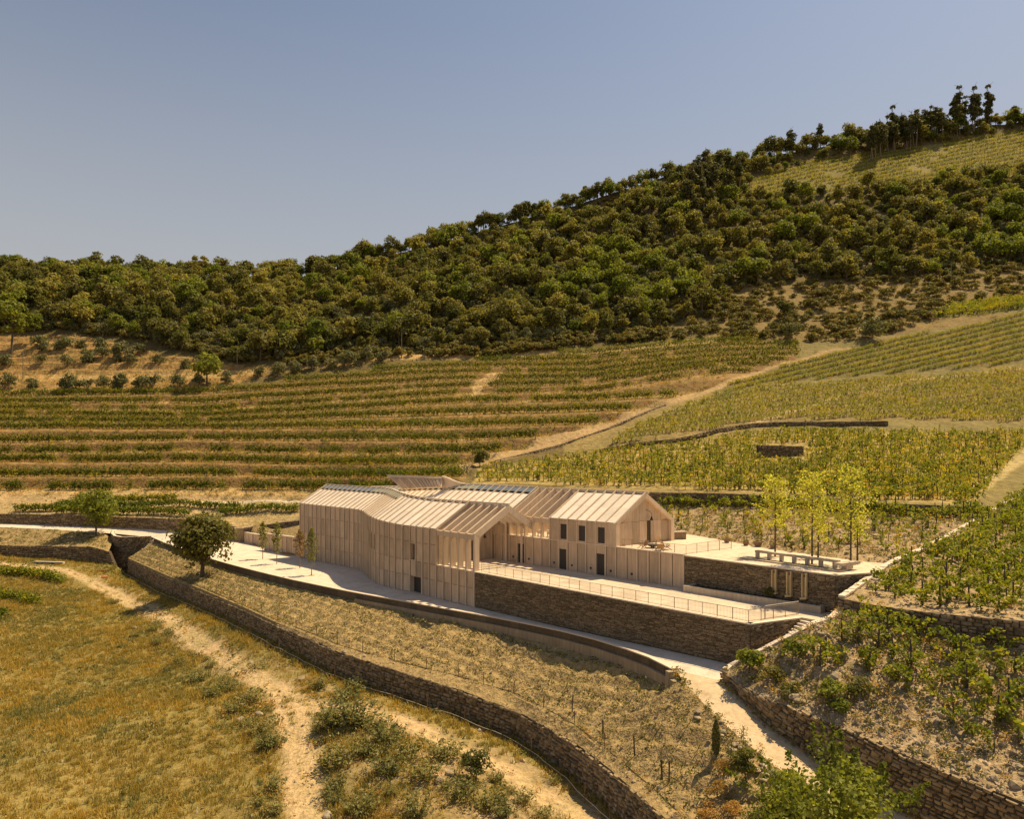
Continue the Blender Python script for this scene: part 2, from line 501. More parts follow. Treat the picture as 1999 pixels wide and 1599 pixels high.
ZTB = [(250, -5.9), (395, -6.3), (540, -6.6), (700, -7.0), (890, -7.6), (1000, -8.0), (1120, -8.0), (1290, -7.7), (1400, -8.0)]
TB = [G(px, y, lerpz(px, ZTB)) for px, y in [(250, 1090), (329, 1125), (395, 1151), (476, 1186), (538, 1215), (615, 1244), (657, 1263), (700, 1276), (766, 1294),
      (829, 1310), (892, 1325), (941, 1341), (1000, 1358), (1060, 1388), (1120, 1422), (1179, 1468), (1230, 1512), (1290, 1564), (1345, 1620), (1400, 1690)]]
TF, WB = [], []
for p in TB:
    px, y = to_img([p]); px, y = px[0], y[0]
    k = lerpz(px, [(250, 0), (540, .12), (760, .6), (1000, 1.0), (1400, 1.0)])
    dy = lerpz(px, [(250, 4), (540, 8), (700, 11), (890, 22), (1000, 30), (1120, 32), (1200, 30), (1400, 36)])
    d = p[1] - (.5 + 1.4 * k)
    TF.append(W(px + (1 + 6 * k), y + dy, d))
    hb = lerpz(px, [(250, 27), (301, 29), (525, 28), (595, 40), (700, 46), (850, 50), (990, 51), (1060, 60), (1130, 70), (1197, 78), (1400, 92)])
    WB.append(W(px + (1 + 6 * k), y + dy + hb, d - .25))
ROADL = [G(*p) for p in [(1320, 1309, -3.55), (1332, 1328, -3.7), (1370, 1370, -4.1), (1420, 1420, -4.6), (1470, 1462, -5.1), (1510, 1495, -5.5), (1560, 1545, -6.1), (1620, 1610, -6.8), (1690, 1690, -7.5)]]
W5T = [W(*p) for p in [(1410, 1307, 52.6), (1437, 1334, 50.4), (1500, 1366, 47.2), (1550, 1384, 45.5), (1595, 1402, 44.3), (1662, 1429, 42.7), (1774, 1478, 40.1), (2000, 1568, 35.9), (2300, 1690, 31.5)]]
W5B = [W(*p) for p in [(1410, 1330, 52.6), (1437, 1352, 50.4), (1500, 1416, 47.0), (1550, 1452, 45.3), (1595, 1483, 44.1), (1662, 1525, 42.5), (1774, 1592, 39.9), (2000, 1705, 35.7), (2300, 1850, 31.3)]]
P1T = [W(*p) for p in [(1410, 1307, 52.6), (1423, 1299, 53.0), (1476.7, 1272, 52.6), (1540, 1240, 52.6), (1581, 1218, 53.0), (1618, 1206, 53.8), (1637, 1188, 55.3)]]
W6T = [W(*p) for p in [(1636, 1167.7, 55.4), (1712, 1182.7, 52.4), (1825, 1197.7, 49.8), (2000, 1214, 46.7), (2350, 1240, 42)]]
W6B = [W(*p) for p in [(1637, 1188, 55.3), (1712, 1208, 52.3), (1825, 1240, 49.7), (2000, 1266, 46.6), (2350, 1300, 41.9)]]
P2T = [W(*p) for p in [(1636, 1167.7, 55.4), (1690, 1130, 59.6), (1733, 1100, 62.4), (1790, 1075, 66.5), (1850, 1045, 74), (1930, 1000, 88.0), (1999, 962, 103), (2100, 905, 125)]]
UBACK = [G(*p) for p in [(1733, 1100, 3.2), (1690, 1097.5, 3.2), (1600, 1086, 3.2), (1500, 1072, 3.2), (1380, 1049.5, 3.2), (1318, 1040, 3.2)]]
W7B = [W(*p) for p in [(1150, 976, 119), (1290, 982, 108.4), (1400, 987, 103.6), (1475, 988, 101), (1561, 990, 98.4), (1625, 997, 92), (1700, 1003, 87), (1813, 1007, 84.5), (1905, 1004, 86.5)]]
W7T = [W(*p) for p in [(1150, 957, 119), (1290, 962, 108.4), (1400, 963, 103.6), (1475, 966.5, 101), (1561, 974, 98.4), (1625, 980, 92), (1700, 983, 87), (1813, 986, 84.5), (1905, 989, 86.5)]]
W9T = [W(*p) for p in [(-500, 1003, 154), (15, 1003.5, 153), (114, 1005, 152), (231, 1009.5, 151), (360, 1014, 150), (476, 1031, 147)]]
W9B = [W(*p) for p in [(-500, 1024, 154), (15, 1022, 153), (114, 1026, 152), (231, 1030.5, 151), (360, 1037.5, 150), (476, 1059, 147)]]
FRONT = [(-900, 1003, 154), (-500, 1003, 154), (15, 1003.5, 153), (114, 1005, 152), (231, 1009.5, 151), (360, 1014, 150), (476, 1031, 147), (520, 1024, 147.5), (590, 1014, 148), (700, 990, 142),
         (800, 968, 136), (900, 952, 130), (1000, 948, 127), (1150, 957, 119), (1290, 962, 108.4), (1400, 963, 103.6), (1475, 966.5, 101), (1561, 974, 98.4),
         (1625, 980, 92), (1700, 983, 87), (1813, 986, 84.5), (1905, 989, 86.5), (1930, 1000, 88), (1999, 962, 103), (2100, 905, 125), (3000, 860, 130)]

# ------------------------------------------------------------------ the hillside
HC = {-900: [(900, 180), (760, 245), (690, 275), (560, 335), (500, 420)],
      0: [(965, 166), (900, 189), (760, 240), (735, 251), (690, 266), (600, 302), (527, 390)],
      360: [(965, 164), (900, 187), (760, 238), (720, 252), (690, 263), (600, 302), (540, 390)],
      600: [(960, 162), (900, 183), (735, 243), (700, 256), (600, 302), (540, 388)],
      900: [(905, 155), (820, 195), (715, 247), (690, 258), (560, 322), (462, 410)],
      1100: [(905, 147), (820, 186), (700, 243), (662, 260), (540, 322), (408, 425)],
      1300: [(905, 131), (870, 147), (800, 182), (740, 212), (660, 254), (550, 312), (400, 387), (345, 432)],
      1500: [(900, 127), (835, 160), (750, 206), (650, 258), (560, 307), (400, 387), (305, 450)],
      1700: [(900, 117), (830, 156), (740, 202), (640, 253), (550, 303), (330, 430), (268, 470)],
      1999: [(900, 126), (840, 152), (740, 192), (620, 246), (500, 318), (300, 442), (238, 482)],
      3000: [(840, 142), (740, 185), (600, 245), (450, 315), (200, 440), (90, 482)]}
HPX = sorted(HC)
FPX = [p[0] for p in FRONT]; FY = [p[1] for p in FRONT]; FD = [p[2] for p in FRONT]
def _prof(px):
    """height-against-distance profile of the hill along one bearing"""
    j = min(max(np.searchsorted(HPX, px) - 1, 0), len(HPX) - 2); a, b = HPX[j], HPX[j + 1]; w = (px - a) / (b - a)
    k0 = (float(np.interp(px, FPX, FY)), float(np.interp(px, FPX, FD)))
    ta, tb = HC[a], HC[b]
    top = ta[-1][0] * (1 - w) + tb[-1][0] * w
    ys = np.linspace(k0[0], top, 40)
    def dep(t, y):
        t = [k0] + [q for q in t if q[0] < k0[0] - 12 and q[1] > k0[1] + 5]
        return np.interp(-y, [-q[0] for q in t], [q[1] for q in t])
    d = dep(ta, ys) * (1 - w) + dep(tb, ys) * w
    return ys, d
STEP = 6
PXS = np.arange(-900, 3001, STEP).astype(float)
PROF = [_prof(p) for p in PXS]
# smooth the profiles across neighbouring bearings
YT = np.array([p[0][-1] for p in PROF]); 
NT = 260
TT = np.linspace(0, 1, NT)
YG = np.array([p[0][0] + (p[0][-1] - p[0][0]) * TT for p in PROF])
DG = np.array([np.interp(-YG[i], -PROF[i][0], PROF[i][1]) for i in range(len(PXS))])
ker = np.hanning(23); ker /= ker.sum()
inner = np.apply_along_axis(lambda c: np.convolve(np.pad(c, 11, 'edge'), ker, 'valid'), 0, DG)
wgt = np.clip(TT * 6, 0, 1)[None]
DG = DG * (1 - wgt) + inner * wgt
k2 = np.hanning(15); k2 /= k2.sum()
DG2 = np.apply_along_axis(lambda c: np.convolve(np.pad(c, 7, 'edge'), k2, 'valid'), 1, DG)
w2 = np.clip(np.minimum(TT, 1 - TT) * 20, 0, 1)[None]
DG = DG * (1 - w2) + DG2 * w2
DG = np.maximum.accumulate(DG, 1)
NC = len(PXS)

# contour rows of the terraced vineyard (bearing, sight line)
RX = np.array([-900, 0, 400, 700, 900, 1150, 1300, 1420, 1580], float)
ROWS = [
    [962, 958, 954, 956, 958, 960, 960, 960],
    [936, 932, 929, 934, 932, 932, 930, 930],
    [905, 902, 902, 909, 908, 900, 895, 890],
    [890, 887, 883, 888, 885, 872, 866, 860],
    [868, 865, 860, 860, 860, 850, 842, 836],
    [838, 836, 837, 836, 834, 829, 822, 815],
    [824, 823, 826, 815, 810, 803, 800, 795],
    [812, 811, 814, 798, 787, 782, 776, 768],
    [801, 800, 803, 783, 770, 766, 742, 728],
    [790, 788, 787, 768, 756, 752, 728, 717],
    [778, 774, 768, 752, 742, 740, 719, 708],
    [766, 762, 756, 738, 729, 728, 709, 698],
    [756, 752, 746, 727, 717, 716, 698, 688],
    [744, 740, 736, 716, 706, 704, 688, 678],
    [732, 728, 726, 706, 696, 693, 679, 669],
]
RY = np.array([r + [e] for r, e in zip(ROWS, [955, 922, 880, 850, 828, 805, 785, 758, 727, 714, 704, 694, 684, 675, 666])])
def row_y(k, px): return np.interp(px, RX, RY[k])
def phase(px, y):
    cols = np.array([np.interp(px, RX, r) for r in RY])          # rows x n, falling y
    out = np.empty(len(px))
    for i in range(len(px)): out[i] = np.interp(-y[i], -cols[:, i], np.arange(len(RY)))
    return out
LFIELD = np.array([(-900, 970), (590, 972), (900, 944), (930, 905), (1010, 880), (1080, 852), (1190, 826), (1290, 790), (1400, 752), (1560, 700), (1560, 672), (1400, 664), (1290, 672), (1150, 690),
                   (960, 702), (840, 716), (700, 728), (560, 746), (440, 764), (0, 772), (-900, 776)], float)
V4P = np.array([(920, 945), (935, 918), (1160, 884), (1362, 868), (1437, 851), (1512, 843), (1734, 845), (2300, 846), (2300, 870), (1999, 870), (1930, 950), (1905, 984), (1700, 978), (1561, 968), (1290, 955), (1000, 944)], float)
V5P = np.array([(1190, 866), (1240, 832), (1310, 803), (1400, 770), (1480, 756), (1640, 744), (1999, 725), (2300, 715), (2300, 824), (1999, 826), (1734, 822), (1512, 820), (1437, 829), (1362, 847)], float)
V6P = np.array([(1385, 768), (1470, 737), (1570, 706), (1650, 684), (1720, 664), (1850, 645), (1999, 612), (2300, 560), (2300, 700), (1999, 712), (1740, 730), (1600, 742), (1500, 752)], float)
VTP = np.array([(1440, 398), (1475, 350), (1600, 312), (1760, 292), (1999, 252), (2300, 215), (2300, 318), (1999, 345), (1700, 372)], float)
VSP = np.array([(1820, 622), (1870, 596), (1999, 584), (2200, 570), (2200, 590), (1999, 606)], float)
DROAD = np.array([(905, 912), (950, 902), (1080, 862), (1180, 835), (1260, 798), (1345, 776), (1440, 742), (1560, 702), (1660, 676)], float)
TRACKU = np.array([(-900, 750), (0, 738), (200, 735), (420, 733), (560, 716), (640, 707), (760, 697), (960, 692), (1080, 680)], float)
OLIVEP = np.array([(-900, 640), (0, 652), (160, 655), (300, 688), (480, 715), (560, 716), (420, 762), (0, 770), (-900, 772)], float)
SANDP = np.array([(-900, 966), (0, 964), (300, 966), (590, 966), (590, 978), (320, 974), (200, 980), (120, 985), (-900, 992)], float)
ROADU = np.array([(300, 984), (420, 978), (600, 977)], float)

def sight_dist(P, line):
    a2 = line_dist(P, line); return a2
def cover(px, y):
    """what grows on each spot of the hill"""
    P = np.c_[px, y]; n = len(P)
    C = np.tile(np.array((.15, .11, .04)), (n, 1)); C[(y > 690) & (px > 1100)] = (.25, .185, .07); C[(y > 600) & (px > 1500)] = (.21, .165, .06)
    scr = in_poly(P, [(1380, 660), (1450, 560), (1999, 520), (2400, 470), (2400, 560), (1999, 620), (1640, 668)])
    C[scr] = (.215, .15, .055)
    C[in_poly(P, OLIVEP)] = (.33, .205, .075)
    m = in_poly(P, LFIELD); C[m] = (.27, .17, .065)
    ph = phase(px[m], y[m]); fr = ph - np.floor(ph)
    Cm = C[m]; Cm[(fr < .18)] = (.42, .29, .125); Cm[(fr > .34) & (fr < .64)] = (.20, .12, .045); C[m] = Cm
    C[in_poly(P, V4P)] = (.34, .255, .09)
    C[in_poly(P, V5P)] = (.225, .165, .06)
    C[in_poly(P, V6P)] = (.165, .13, .045)
    C[in_poly(P, VTP)] = (.235, .19, .06)
    C[in_poly(P, VSP)] = (.20, .18, .05)
    C[in_poly(P, SANDP)] = (.36, .25, .12)
    low = (y > 975) & ~in_poly(P, SANDP) & (px < 610); C[low] = (.36, .26, .12)
    d = line_dist(P, TRACKU); w = np.clip(1.6 - d / 6, 0, 1)[:, None]; C = C * (1 - w) + np.array((.46, .30, .12)) * w
    d = line_dist(P, DROAD); wd = np.interp(px, [900, 1260, 1400, 1660], [11, 6.5, 4.5, 3]); w = np.clip((wd * 1.15 - d) / 3, 0, 1)[:, None]; C = C * (1 - w) + np.array((.37, .25, .12)) * w
    d = line_dist(P, ROADU); w = np.clip((2.2 - d) / 1.0, 0, 1)[:, None]; C = C * (1 - w) + np.array((.62, .52, .38)) * w
    # bare gap between the two vine blocks
    g = in_poly(P, [(905, 790), (985, 728), (965, 728), (930, 742)]); C[g] = (.44, .295, .13)
    d = line_dist(P, np.array([(1405, 845), (1470, 826), (1560, 800), (1640, 775)])); w = np.clip((5 - d) / 3, 0, 1)[:, None]; C = C * (1 - w) + np.array((.40, .29, .14)) * w
    d = line_dist(P, np.array([(1690, 770), (1780, 742), (1999, 722), (2200, 712)])); w = np.clip((5 - d) / 3, 0, 1)[:, None]; C = C * (1 - w) + np.array((.36, .25, .11)) * w
    d = line_dist(P, np.array([(1900, 965), (1950, 925), (1999, 890), (2100, 850)])); w = np.clip((14 - d) / 8, 0, 1)[:, None]; C = C * (1 - w) + np.array((.42, .32, .14)) * w
    return C

PXm = np.repeat(PXS[:, None], NT, 1)
PXm = PXS[:, None] + 0 * YG
hx = (PXm - HX) / F * DG; hz = CZ - (YG - HY) / F * DG
fl = np.c_[PXm.ravel(), YG.ravel()]
hz = hz.ravel().copy()
inL = in_poly(fl, LFIELD)
ph = phase(fl[inL, 0], fl[inL, 1]); fr = ph - np.floor(ph)
prof = np.where(fr < .36, fr / .36 * .08, .08 + np.clip((fr - .36) / .24, 0, 1) * .82 + np.clip(fr - .6, 0, 1) * .25)
# the rise from one row to the next
gap = np.interp(ph, np.arange(len(RY)), np.r_[3.4, 3.4, 3.2, 3.2, 3.2, 2.6, 2.2, 2.2, 2.2, 2.0, 2.0, 2.0, 2.0, 2.0, 2.0])
TERR = np.zeros(len(fl)); TERR[inL] = (prof - fr) * gap * .9
hz += TERR
inO = in_poly(fl, OLIVEP) & (fl[:, 1] < 730)
q = (fl[:, 1] - 650) / 13.0; fq = q - np.floor(q); hz[inO] += ((fq[inO] > .7) * .9 - .3)
hb = fbm(np.c_[hx.ravel(), DG.ravel()], 9.0, 4, 3)
bump_amp = np.where(inL | in_poly(fl, V4P) | in_poly(fl, V5P) | in_poly(fl, V6P), .25, .9) * np.clip(TT * 25, 0, 1)[None].repeat(NC, 0).ravel()
hz += hb * bump_amp
HZ = hz.reshape(NC, NT)
# far side of the ridge
ext = np.array([(12, -2), (60, -16), (200, -70), (520, -190)], float)
EX = np.concatenate([DG] + [DG[:, -1:] + e[0] for e in ext], 1)
EZ = np.concatenate([HZ] + [HZ[:, -1:] + e[1] for e in ext], 1)
EXX = (PXS[:, None] - HX) / F * EX
NR = EX.shape[1]
idx = np.arange(NC * NR).reshape(NC, NR)
quads = np.stack([idx[:-1, :-1], idx[1:, :-1], idx[1:, 1:], idx[:-1, 1:]], -1).reshape(-1, 4)
me = mk_mesh('hillside', np.stack([EXX, EX, EZ], -1).reshape(-1, 3), quads, M['hill'], True)
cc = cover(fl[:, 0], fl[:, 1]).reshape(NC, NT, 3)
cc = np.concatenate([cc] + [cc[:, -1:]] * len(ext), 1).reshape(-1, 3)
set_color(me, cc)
obj('hillside', me, kind='structure')

def hill(px, y):
    """stand on the hill: bearing + sight line -> points on the built surface"""
    px = np.atleast_1d(np.asarray(px, float)); y = np.atleast_1d(np.asarray(y, float))
    fi = np.clip((px - PXS[0]) / STEP, 0, NC - 1.001); i = fi.astype(int); w = fi - i
    out = np.empty((len(px), 3))
    t = np.clip((y - YG[i, 0]) / (YG[i, -1] - YG[i, 0]), 0, .9999) * (NT - 1); j = t.astype(int); u = t - j
    def bl(A): return (A[i, j] * (1 - u) + A[i, j + 1] * u) * (1 - w) + (A[i + 1, j] * (1 - u) + A[i + 1, j + 1] * u) * w
    d = bl(DG); z = bl(HZ)
    out[:, 0] = (px - HX) / F * d; out[:, 1] = d; out[:, 2] = z
    return out

# ------------------------------------------------------------------ grounds
obj('ground', mk_mesh('ground', [(-2500, -600, -14.5), (2500, -600, -14.5), (2500, 3500, -14.5), (-2500, 3500, -14.5)], [(0, 1, 2, 3)], M['slope']), kind='structure')
sub = off(KERB, .35)
PT = []
for p in sub:
    px, y = to_img([p]); dy = lerpz(px[0], [(304, 6), (456, 11), (560, 12), (692, 14), (780, 17), (890, 21), (1000, 24), (1140, 27), (1260, 30), (1330, 32)])
    PT.append(W(px[0], y[0] + dy, p[1]))
slope = Region('planted_slope', PT + ROADL[1:] + [W(1560, 1720, 35)] + TB[::-1], [W(1390, 1500, 44.0)], .30, M['slope'], .30, 1.0, ctl=5, ridge=((KERB[8] - KERB[5])[:2] / np.linalg.norm((KERB[8] - KERB[5])[:2]), 1.5, .13))
crest = Region('wall_crest', TB + TF[::-1], [], .4, M['slope'], .3, .8, ctl=5)

def fcol(P):
    px, y = to_img(P); Q = np.c_[px, y]; n = len(Q)
    C = np.tile(np.array((.235, .175, .055)), (n, 1))
    nzv = fbm(P, 14, 3, 5)
    C = C * (1 + .25 * nzv[:, None])
    g = fbm(P, 9, 4, 9); w = np.clip((g - .05) * 3, 0, 1)[:, None]; C = C * (1 - w) + np.array((.20, .16, .05)) * w
    soil = np.array((.40, .285, .155))
    rg = np.array([(180, 1130), (260, 1190), (330, 1250), (430, 1330), (540, 1440), (560, 1520), (540, 1660), (1300, 1660), (1150, 1560), (1000, 1470), (800, 1400), (640, 1330), (420, 1240), (290, 1170), (200, 1120)])
    w = (in_poly(Q, rg) * np.clip(.6 + .9 * fbm(P, 3, 3, 2), 0, 1))[:, None]; C = C * (1 - w) + np.array((.33, .235, .12)) * w
    for ln, wd in ((TRK1, 1.05), (TRK2, 1.3), (TRK3, .95)):
        d = line_dist(P, ln) + .45 * fbm(P, 2.2, 3, 4); w = np.clip((wd + .35 - d) / .8, 0, 1)[:, None]
        mid = np.clip(1 - np.abs(d) / .45, 0, 1)[:, None] * np.clip(.5 + fbm(P, 3, 3, 8)[:, None], 0, .6)
        C = C * (1 - w) + (np.array((.49, .345, .18)) * (1 - mid) + np.array((.30, .23, .09)) * mid) * w
    return C
TRK1 = smooth_line([W(*p) for p in [(-300, 1088, 142), (0, 1098, 136), (130, 1112, 131), (200, 1140, 124), (262, 1180, 115.5), (330, 1222, 101), (420, 1272, 87), (490, 1320, 77), (560, 1368, 69)]], 2)
TRK2 = smooth_line([W(*p) for p in [(500, 1320, 76.5), (550, 1350, 71), (572, 1400, 65), (585, 1470, 58), (600, 1599, 47.5), (600, 1720, 40)]], 2)
TRK3 = smooth_line([W(*p) for p in [(560, 1368, 69), (690, 1395, 64), (800, 1420, 61.5), (900, 1465, 57), (990, 1510, 53.5), (1080, 1570, 49.5), (1180, 1660, 45)]], 2)
outline = [p for p in WB][:-1] + [W(1150, 1900, 34), W(600, 1950, 32), W(-200, 1900, 34), W(-500, 1500, 58), W(-500, 1250, 95), W(-500, 1086, 143), W(0, 1084, 143), W(120, 1092, 140.5), (W(192, 1099.6, 138.5)), W(225, 1104, 137.5)]
finner = [W(*p) for p in [(130, 1112, 131), (262, 1178, 116), (400, 1262, 90), (550, 1352, 71), (580, 1460, 59), (600, 1599, 47.5), (0, 1200, 106), (0, 1300, 84), (0, 1450, 62), (0, 1599, 48.5),
          (300, 1400, 66), (300, 1599, 48), (850, 1445, 59), (1080, 1570, 49.5), (120, 1180, 113), (50, 1150, 122)]]
def zadd(p, dz): p = np.array(p); p[2] += dz; return p
finner += [zadd(W(880, 1530, 52), .9), zadd(W(760, 1480, 56), .7), zadd(W(700, 1420, 61), .5), zadd(W(420, 1330, 76), -.5), zadd(W(760, 1580, 48.5), .5)]
field = Region('field', outline, finner, .62, M['field'], .22, 2.2, fcol, ctl=6)

W12T = [W(*p) for p in [(-500, 1060, 143), (0, 1065, 143), (120, 1067, 140.5), (180, 1068, 138.5), (212, 1077, 137.5)]]
W12B = [W(*p) for p in [(-500, 1086, 143), (0, 1084, 143), (120, 1092, 140.5), (192, 1099.6, 138.5), (225, 1104, 137.5)]]
bank = Region('planted_bank', [W(-500, 1030, 150), W(0, 1030, 149.5), W(100, 1034, 148.8), W(200, 1041, 148), W(222, 1052, 147)] + [W12T[4], W12T[3], W12T[2], W12T[1], W12T[0]], [], .8, M['slope'], .15, 1.2, ctl=8)

ybase = [W9B[1], W9B[2], W9B[3], W9B[4], W9B[5]]
yard_in = [W(-500, 1018, 153.6)] + ybase + [fa(60, 5, -4), fa(40, 6, -4), fa(0, 3, -4), B0 + np.array((0, .2, -3.4)), G(1500, 1298, -3.3)]
yard = Region('gravel_yard', yard_in + [W5B[0]] + [KERB[-1]] + KERB[::-1][1:] + [W(296, 1049, 147.5), W(222, 1042, 148), W(200, 1040.6, 148), W(100, 1033.6, 148.8), W(0, 1029.5, 149.5), W(-500, 1029, 150)], [], .9, M['gravel'], .03, 2.5, ctl=6)
road = Region('dirt_road', [W5B[0]] + W5B[1:-1] + [W(1860, 1720, 36)] + ROADL[::-1], [], .55, M['dirt_road'], .1, 1.6, ctl=4)

# lower terrace: one slab with a broken joint pattern in its material
def slab(name, ring, z, th, mat, kind='structure', parent=None):
    mb = MB(); mb.prism([(p[0], p[1], z - th) for p in ring], (0, 0, th)); return mb.build(name, mat, parent, kind)
TERR_RING = [A0 - UV * 7.3, A0, B0, B1, G(1600, 1212, 0), G(1640, 1197, 0), G(1660, 1185, 0), ra(-15, .3), ra(0, .3), ra(20, .3), fa(7.3, 8.7)]
lt = slab('lower_terrace', TERR_RING, 0.0, .3, M['paving'])
flag_mesh = {}
for j_, s0 in enumerate(np.arange(.5, 9.0, 1.62)):
    for t0 in np.arange(-38, 8, 2.55) + (j_ % 2) * 1.2:
        L_ = 2.5; q = np.array([fa(t0, s0), fa(t0 + L_, s0), fa(t0 + L_, s0 + 1.58), fa(t0, s0 + 1.58)])
        if in_poly(q, np.array(TERR_RING)).all() and (line_dist(q, np.array([ra(-15, 0), ra(20, 0)])) > .35).all():
            if 'f' not in flag_mesh:
                m_ = MB(); m_.obox((0, 0, -.02), -UV * L_, VV * 1.58, (0, 0, .028)); flag_mesh['f'] = m_.mesh('paving_slab', M['flag'])
            obj('paving_slab', flag_mesh['f'], lt, tuple(q[0] + (0, 0, .0)))
E0 = G(1632, 1122.7, 3.2); D0 = ra(-8.6)
E1 = G(1705, 1117.5, 3.2)
UPR = [ra(24, .0), ra(0, .0), D0, E0, E1, W(1733, 1100.5, 65.0)] + UBACK[1:] + [W(1230, 1010, 116), W(1000, 975, 133), W(800, 990, 137), ra(60, 12)]
slab('upper_terrace', UPR, 3.2, .3, M['paving'])

v1 = Region('lower_vineyard', W5T[:-1] + [W(2250, 1480, 37)] + W6B[::-1][1:] + P1T[::-1][1:-1], [], .36, M['stony'], .38, 1.0, ctl=4)
v2 = Region('upper_vineyard', W6T[:-1] + [W(2350, 1240, 42), W(2500, 905, 120)] + P2T[::-1][:-1], [W(1850, 1120, 60), W(1999, 1100, 63)], .45, M['stony'], .35, 1.1, ctl=5)
v3 = Region('stony_vineyard', UBACK[::-1] + P2T[3:6] + W7B[::-1] + [W(1180, 1000, 114)], [], .6, M['stony'], .2, 1.0, ctl=5)

# ------------------------------------------------------------------ dry stone walls
def piece_meshes(mat, n=7):
    out = []
    for k in range(n):
        r = np.random.default_rng(50 + k); mb = MB()
        f = [(-.5, 0, -.5), (.5, 0, -.5), (.5, 0, .5), (-.5, 0, .5)]
        b = [np.array(p) + r.uniform(-.12, .12, 3) * (1, 0, 1) for p in f]
        t = [np.array((p[0] * r.uniform(.55, .92), r.uniform(.7, 1.15), p[2] * r.uniform(.5, .92))) for p in b]
        mb.hexa(b, t); out.append(mb.mesh('stone', mat))
    return out
PIECES = {k: piece_meshes(M[k]) for k in ('rubble_piece',)}

def stone_wall(name, label, top, base, sw, sh, mat='schist', back='schist_back', depth=.10, thick=.6, pieces=0, group=None, cap=None, cat='retaining wall', step=1.0, seed=3, gapf=.88):
    r = np.random.default_rng(seed)
    n = max(2, int(sum(np.linalg.norm(np.diff(np.array(top)[:, :2], axis=0), axis=1)) / step))
    T, t = along(np.c_[np.array(top), np.array(base)], (sum(np.linalg.norm(np.diff(np.array(top)[:, :2], axis=0), axis=1)) / n))
    L = t[-1]; top_, base_ = T[:, :3], T[:, 3:]
    def at(s, A): return np.stack([np.interp(s, t, A[:, k]) for k in range(3)], -1)
    tan = np.gradient(top_[:, :2], axis=0); tan /= np.linalg.norm(tan, axis=1)[:, None] + 1e-9
    nor = np.c_[tan[:, 1], -tan[:, 0], np.zeros(len(tan))]
    mid = len(nor) // 2
    if np.dot(nor[mid], -top_[mid] * (1, 1, 0)) < 0: nor = -nor
    mb = MB(); k = len(top_)
    F0 = base_ - (0, 0, .4); Bk = top_ - nor * thick; Bb = base_ - nor * thick - (0, 0, .4)
    ring = [F0, top_, Bk, Bb]
    vs = np.concatenate(ring); fs = []
    flip = np.dot(np.cross(top_[1] - top_[0], (0, 0, 1.)), nor[0]) < 0
    for i in range(k - 1):
        for a, b in ((0, 1), (1, 2), (2, 3)):
            q = (a * k + i, a * k + i + 1, b * k + i + 1, b * k + i)
            fs.append(q[::-1] if flip else q)
    fs.append((0, k, 2 * k, 3 * k)); fs.append((k - 1, 2 * k - 1, 3 * k - 1, 4 * k - 1)[::-1])
    mb.add(vs, fs)
    root = mb.build(name, M[back]); tag(root, label, cat, group, 'thing')
    H = (top_[:, 2] - base_[:, 2]).max(); nrow = int(math.ceil(H / sh)); st = []
    for j in range(nrow):
        s = -r.uniform(0, sw); zj = j * sh
        while s < L:
            w = sw * r.uniform(.55, 1.6); a, b = max(s, 0), min(s + w, L); s += w
            if b - a < sw * .2: continue
            m_ = (a + b) / 2; tp, bs = at(m_, top_), at(m_, base_); h = tp[2] - bs[2]
            hh = sh * r.uniform(.62, 1.3)
            if zj > h - sh * .25: continue
            hh = min(hh, h - zj + sh * r.uniform(.0, .45 if mat == 'rubble' else .12))
            st.append((a, b, zj, hh, h, m_))
    V, Fc, near = [], [], []
    for (a, b, z0, hh, h, m_) in st:
        p0, p1 = at(a, base_), at(b, base_); q0, q1 = at(a, top_), at(b, top_)
        def face(p, q, z): return p + (q - p) * min(z / max(q[2] - p[2], .05), 1.06)
        nn = at(m_, nor); dpt = depth * r.uniform(.5, 1.5)
        g = (b - a) * (1 - gapf) * .5; ex = (p1 - p0) / (np.linalg.norm(p1 - p0) + 1e-9)
        zb, zt = z0 + hh * .05, z0 + hh * .95
        c = [face(p0, q0, zb) + ex * g, face(p1, q1, zb) - ex * g, face(p1, q1, zt) - ex * g, face(p0, q0, zt) + ex * g]
        c = [x + r.uniform(-1, 1, 3) * (sh * .13) for x in c]
        near.append((np.mean(c, 0), c, nn, dpt, ex))
    order = np.argsort([np.linalg.norm(x[0] - (0, 0, CZ)) if abs(to_img([x[0]])[0][0] - HX) < 1010 and to_img([x[0]])[1][0] < 1605 else 1e6 for x in near])
    pick = set(order[:pieces].tolist()) if pieces else set()
    bb = 0
    for i, (ctr, c, nn, dpt, ex) in enumerate(near):
        if i in pick:
            o = obj('stone', PIECES['rubble_piece'][int(r.integers(7))], root)
            wx = np.linalg.norm(c[1] - c[0]); hx_ = np.linalg.norm(c[3] - c[0])
            up = np.cross(ex, -nn); up = up if up[2] > 0 else -up
            x = np.cross(nn, up); 
            Mx = Matrix(((x[0] * wx, nn[0] * dpt, up[0] * hx_, ctr[0]), (x[1] * wx, nn[1] * dpt, up[1] * hx_, ctr[1]), (x[2] * wx, nn[2] * dpt, up[2] * hx_, ctr[2]), (0, 0, 0, 1)))
            o.matrix_world = Mx
            continue
        o4 = [x + nn * dpt + (ctr - x) * .12 for x in c]
        V += c + o4
        qs = [(4, 5, 6, 7), (0, 1, 5, 4), (1, 2, 6, 5), (2, 3, 7, 6), (3, 0, 4, 7)]
        if np.dot(np.cross(c[1] - c[0], c[3] - c[0]), nn) < 0: qs = [q[::-1] for q in qs]
        Fc += [[bb + k_ for k_ in q] for q in qs]; bb += 8
    if V:
        obj('stone_facing', mk_mesh('stone_facing', V, np.array(Fc, dtype=np.int32), M[mat]), root, kind='stuff')
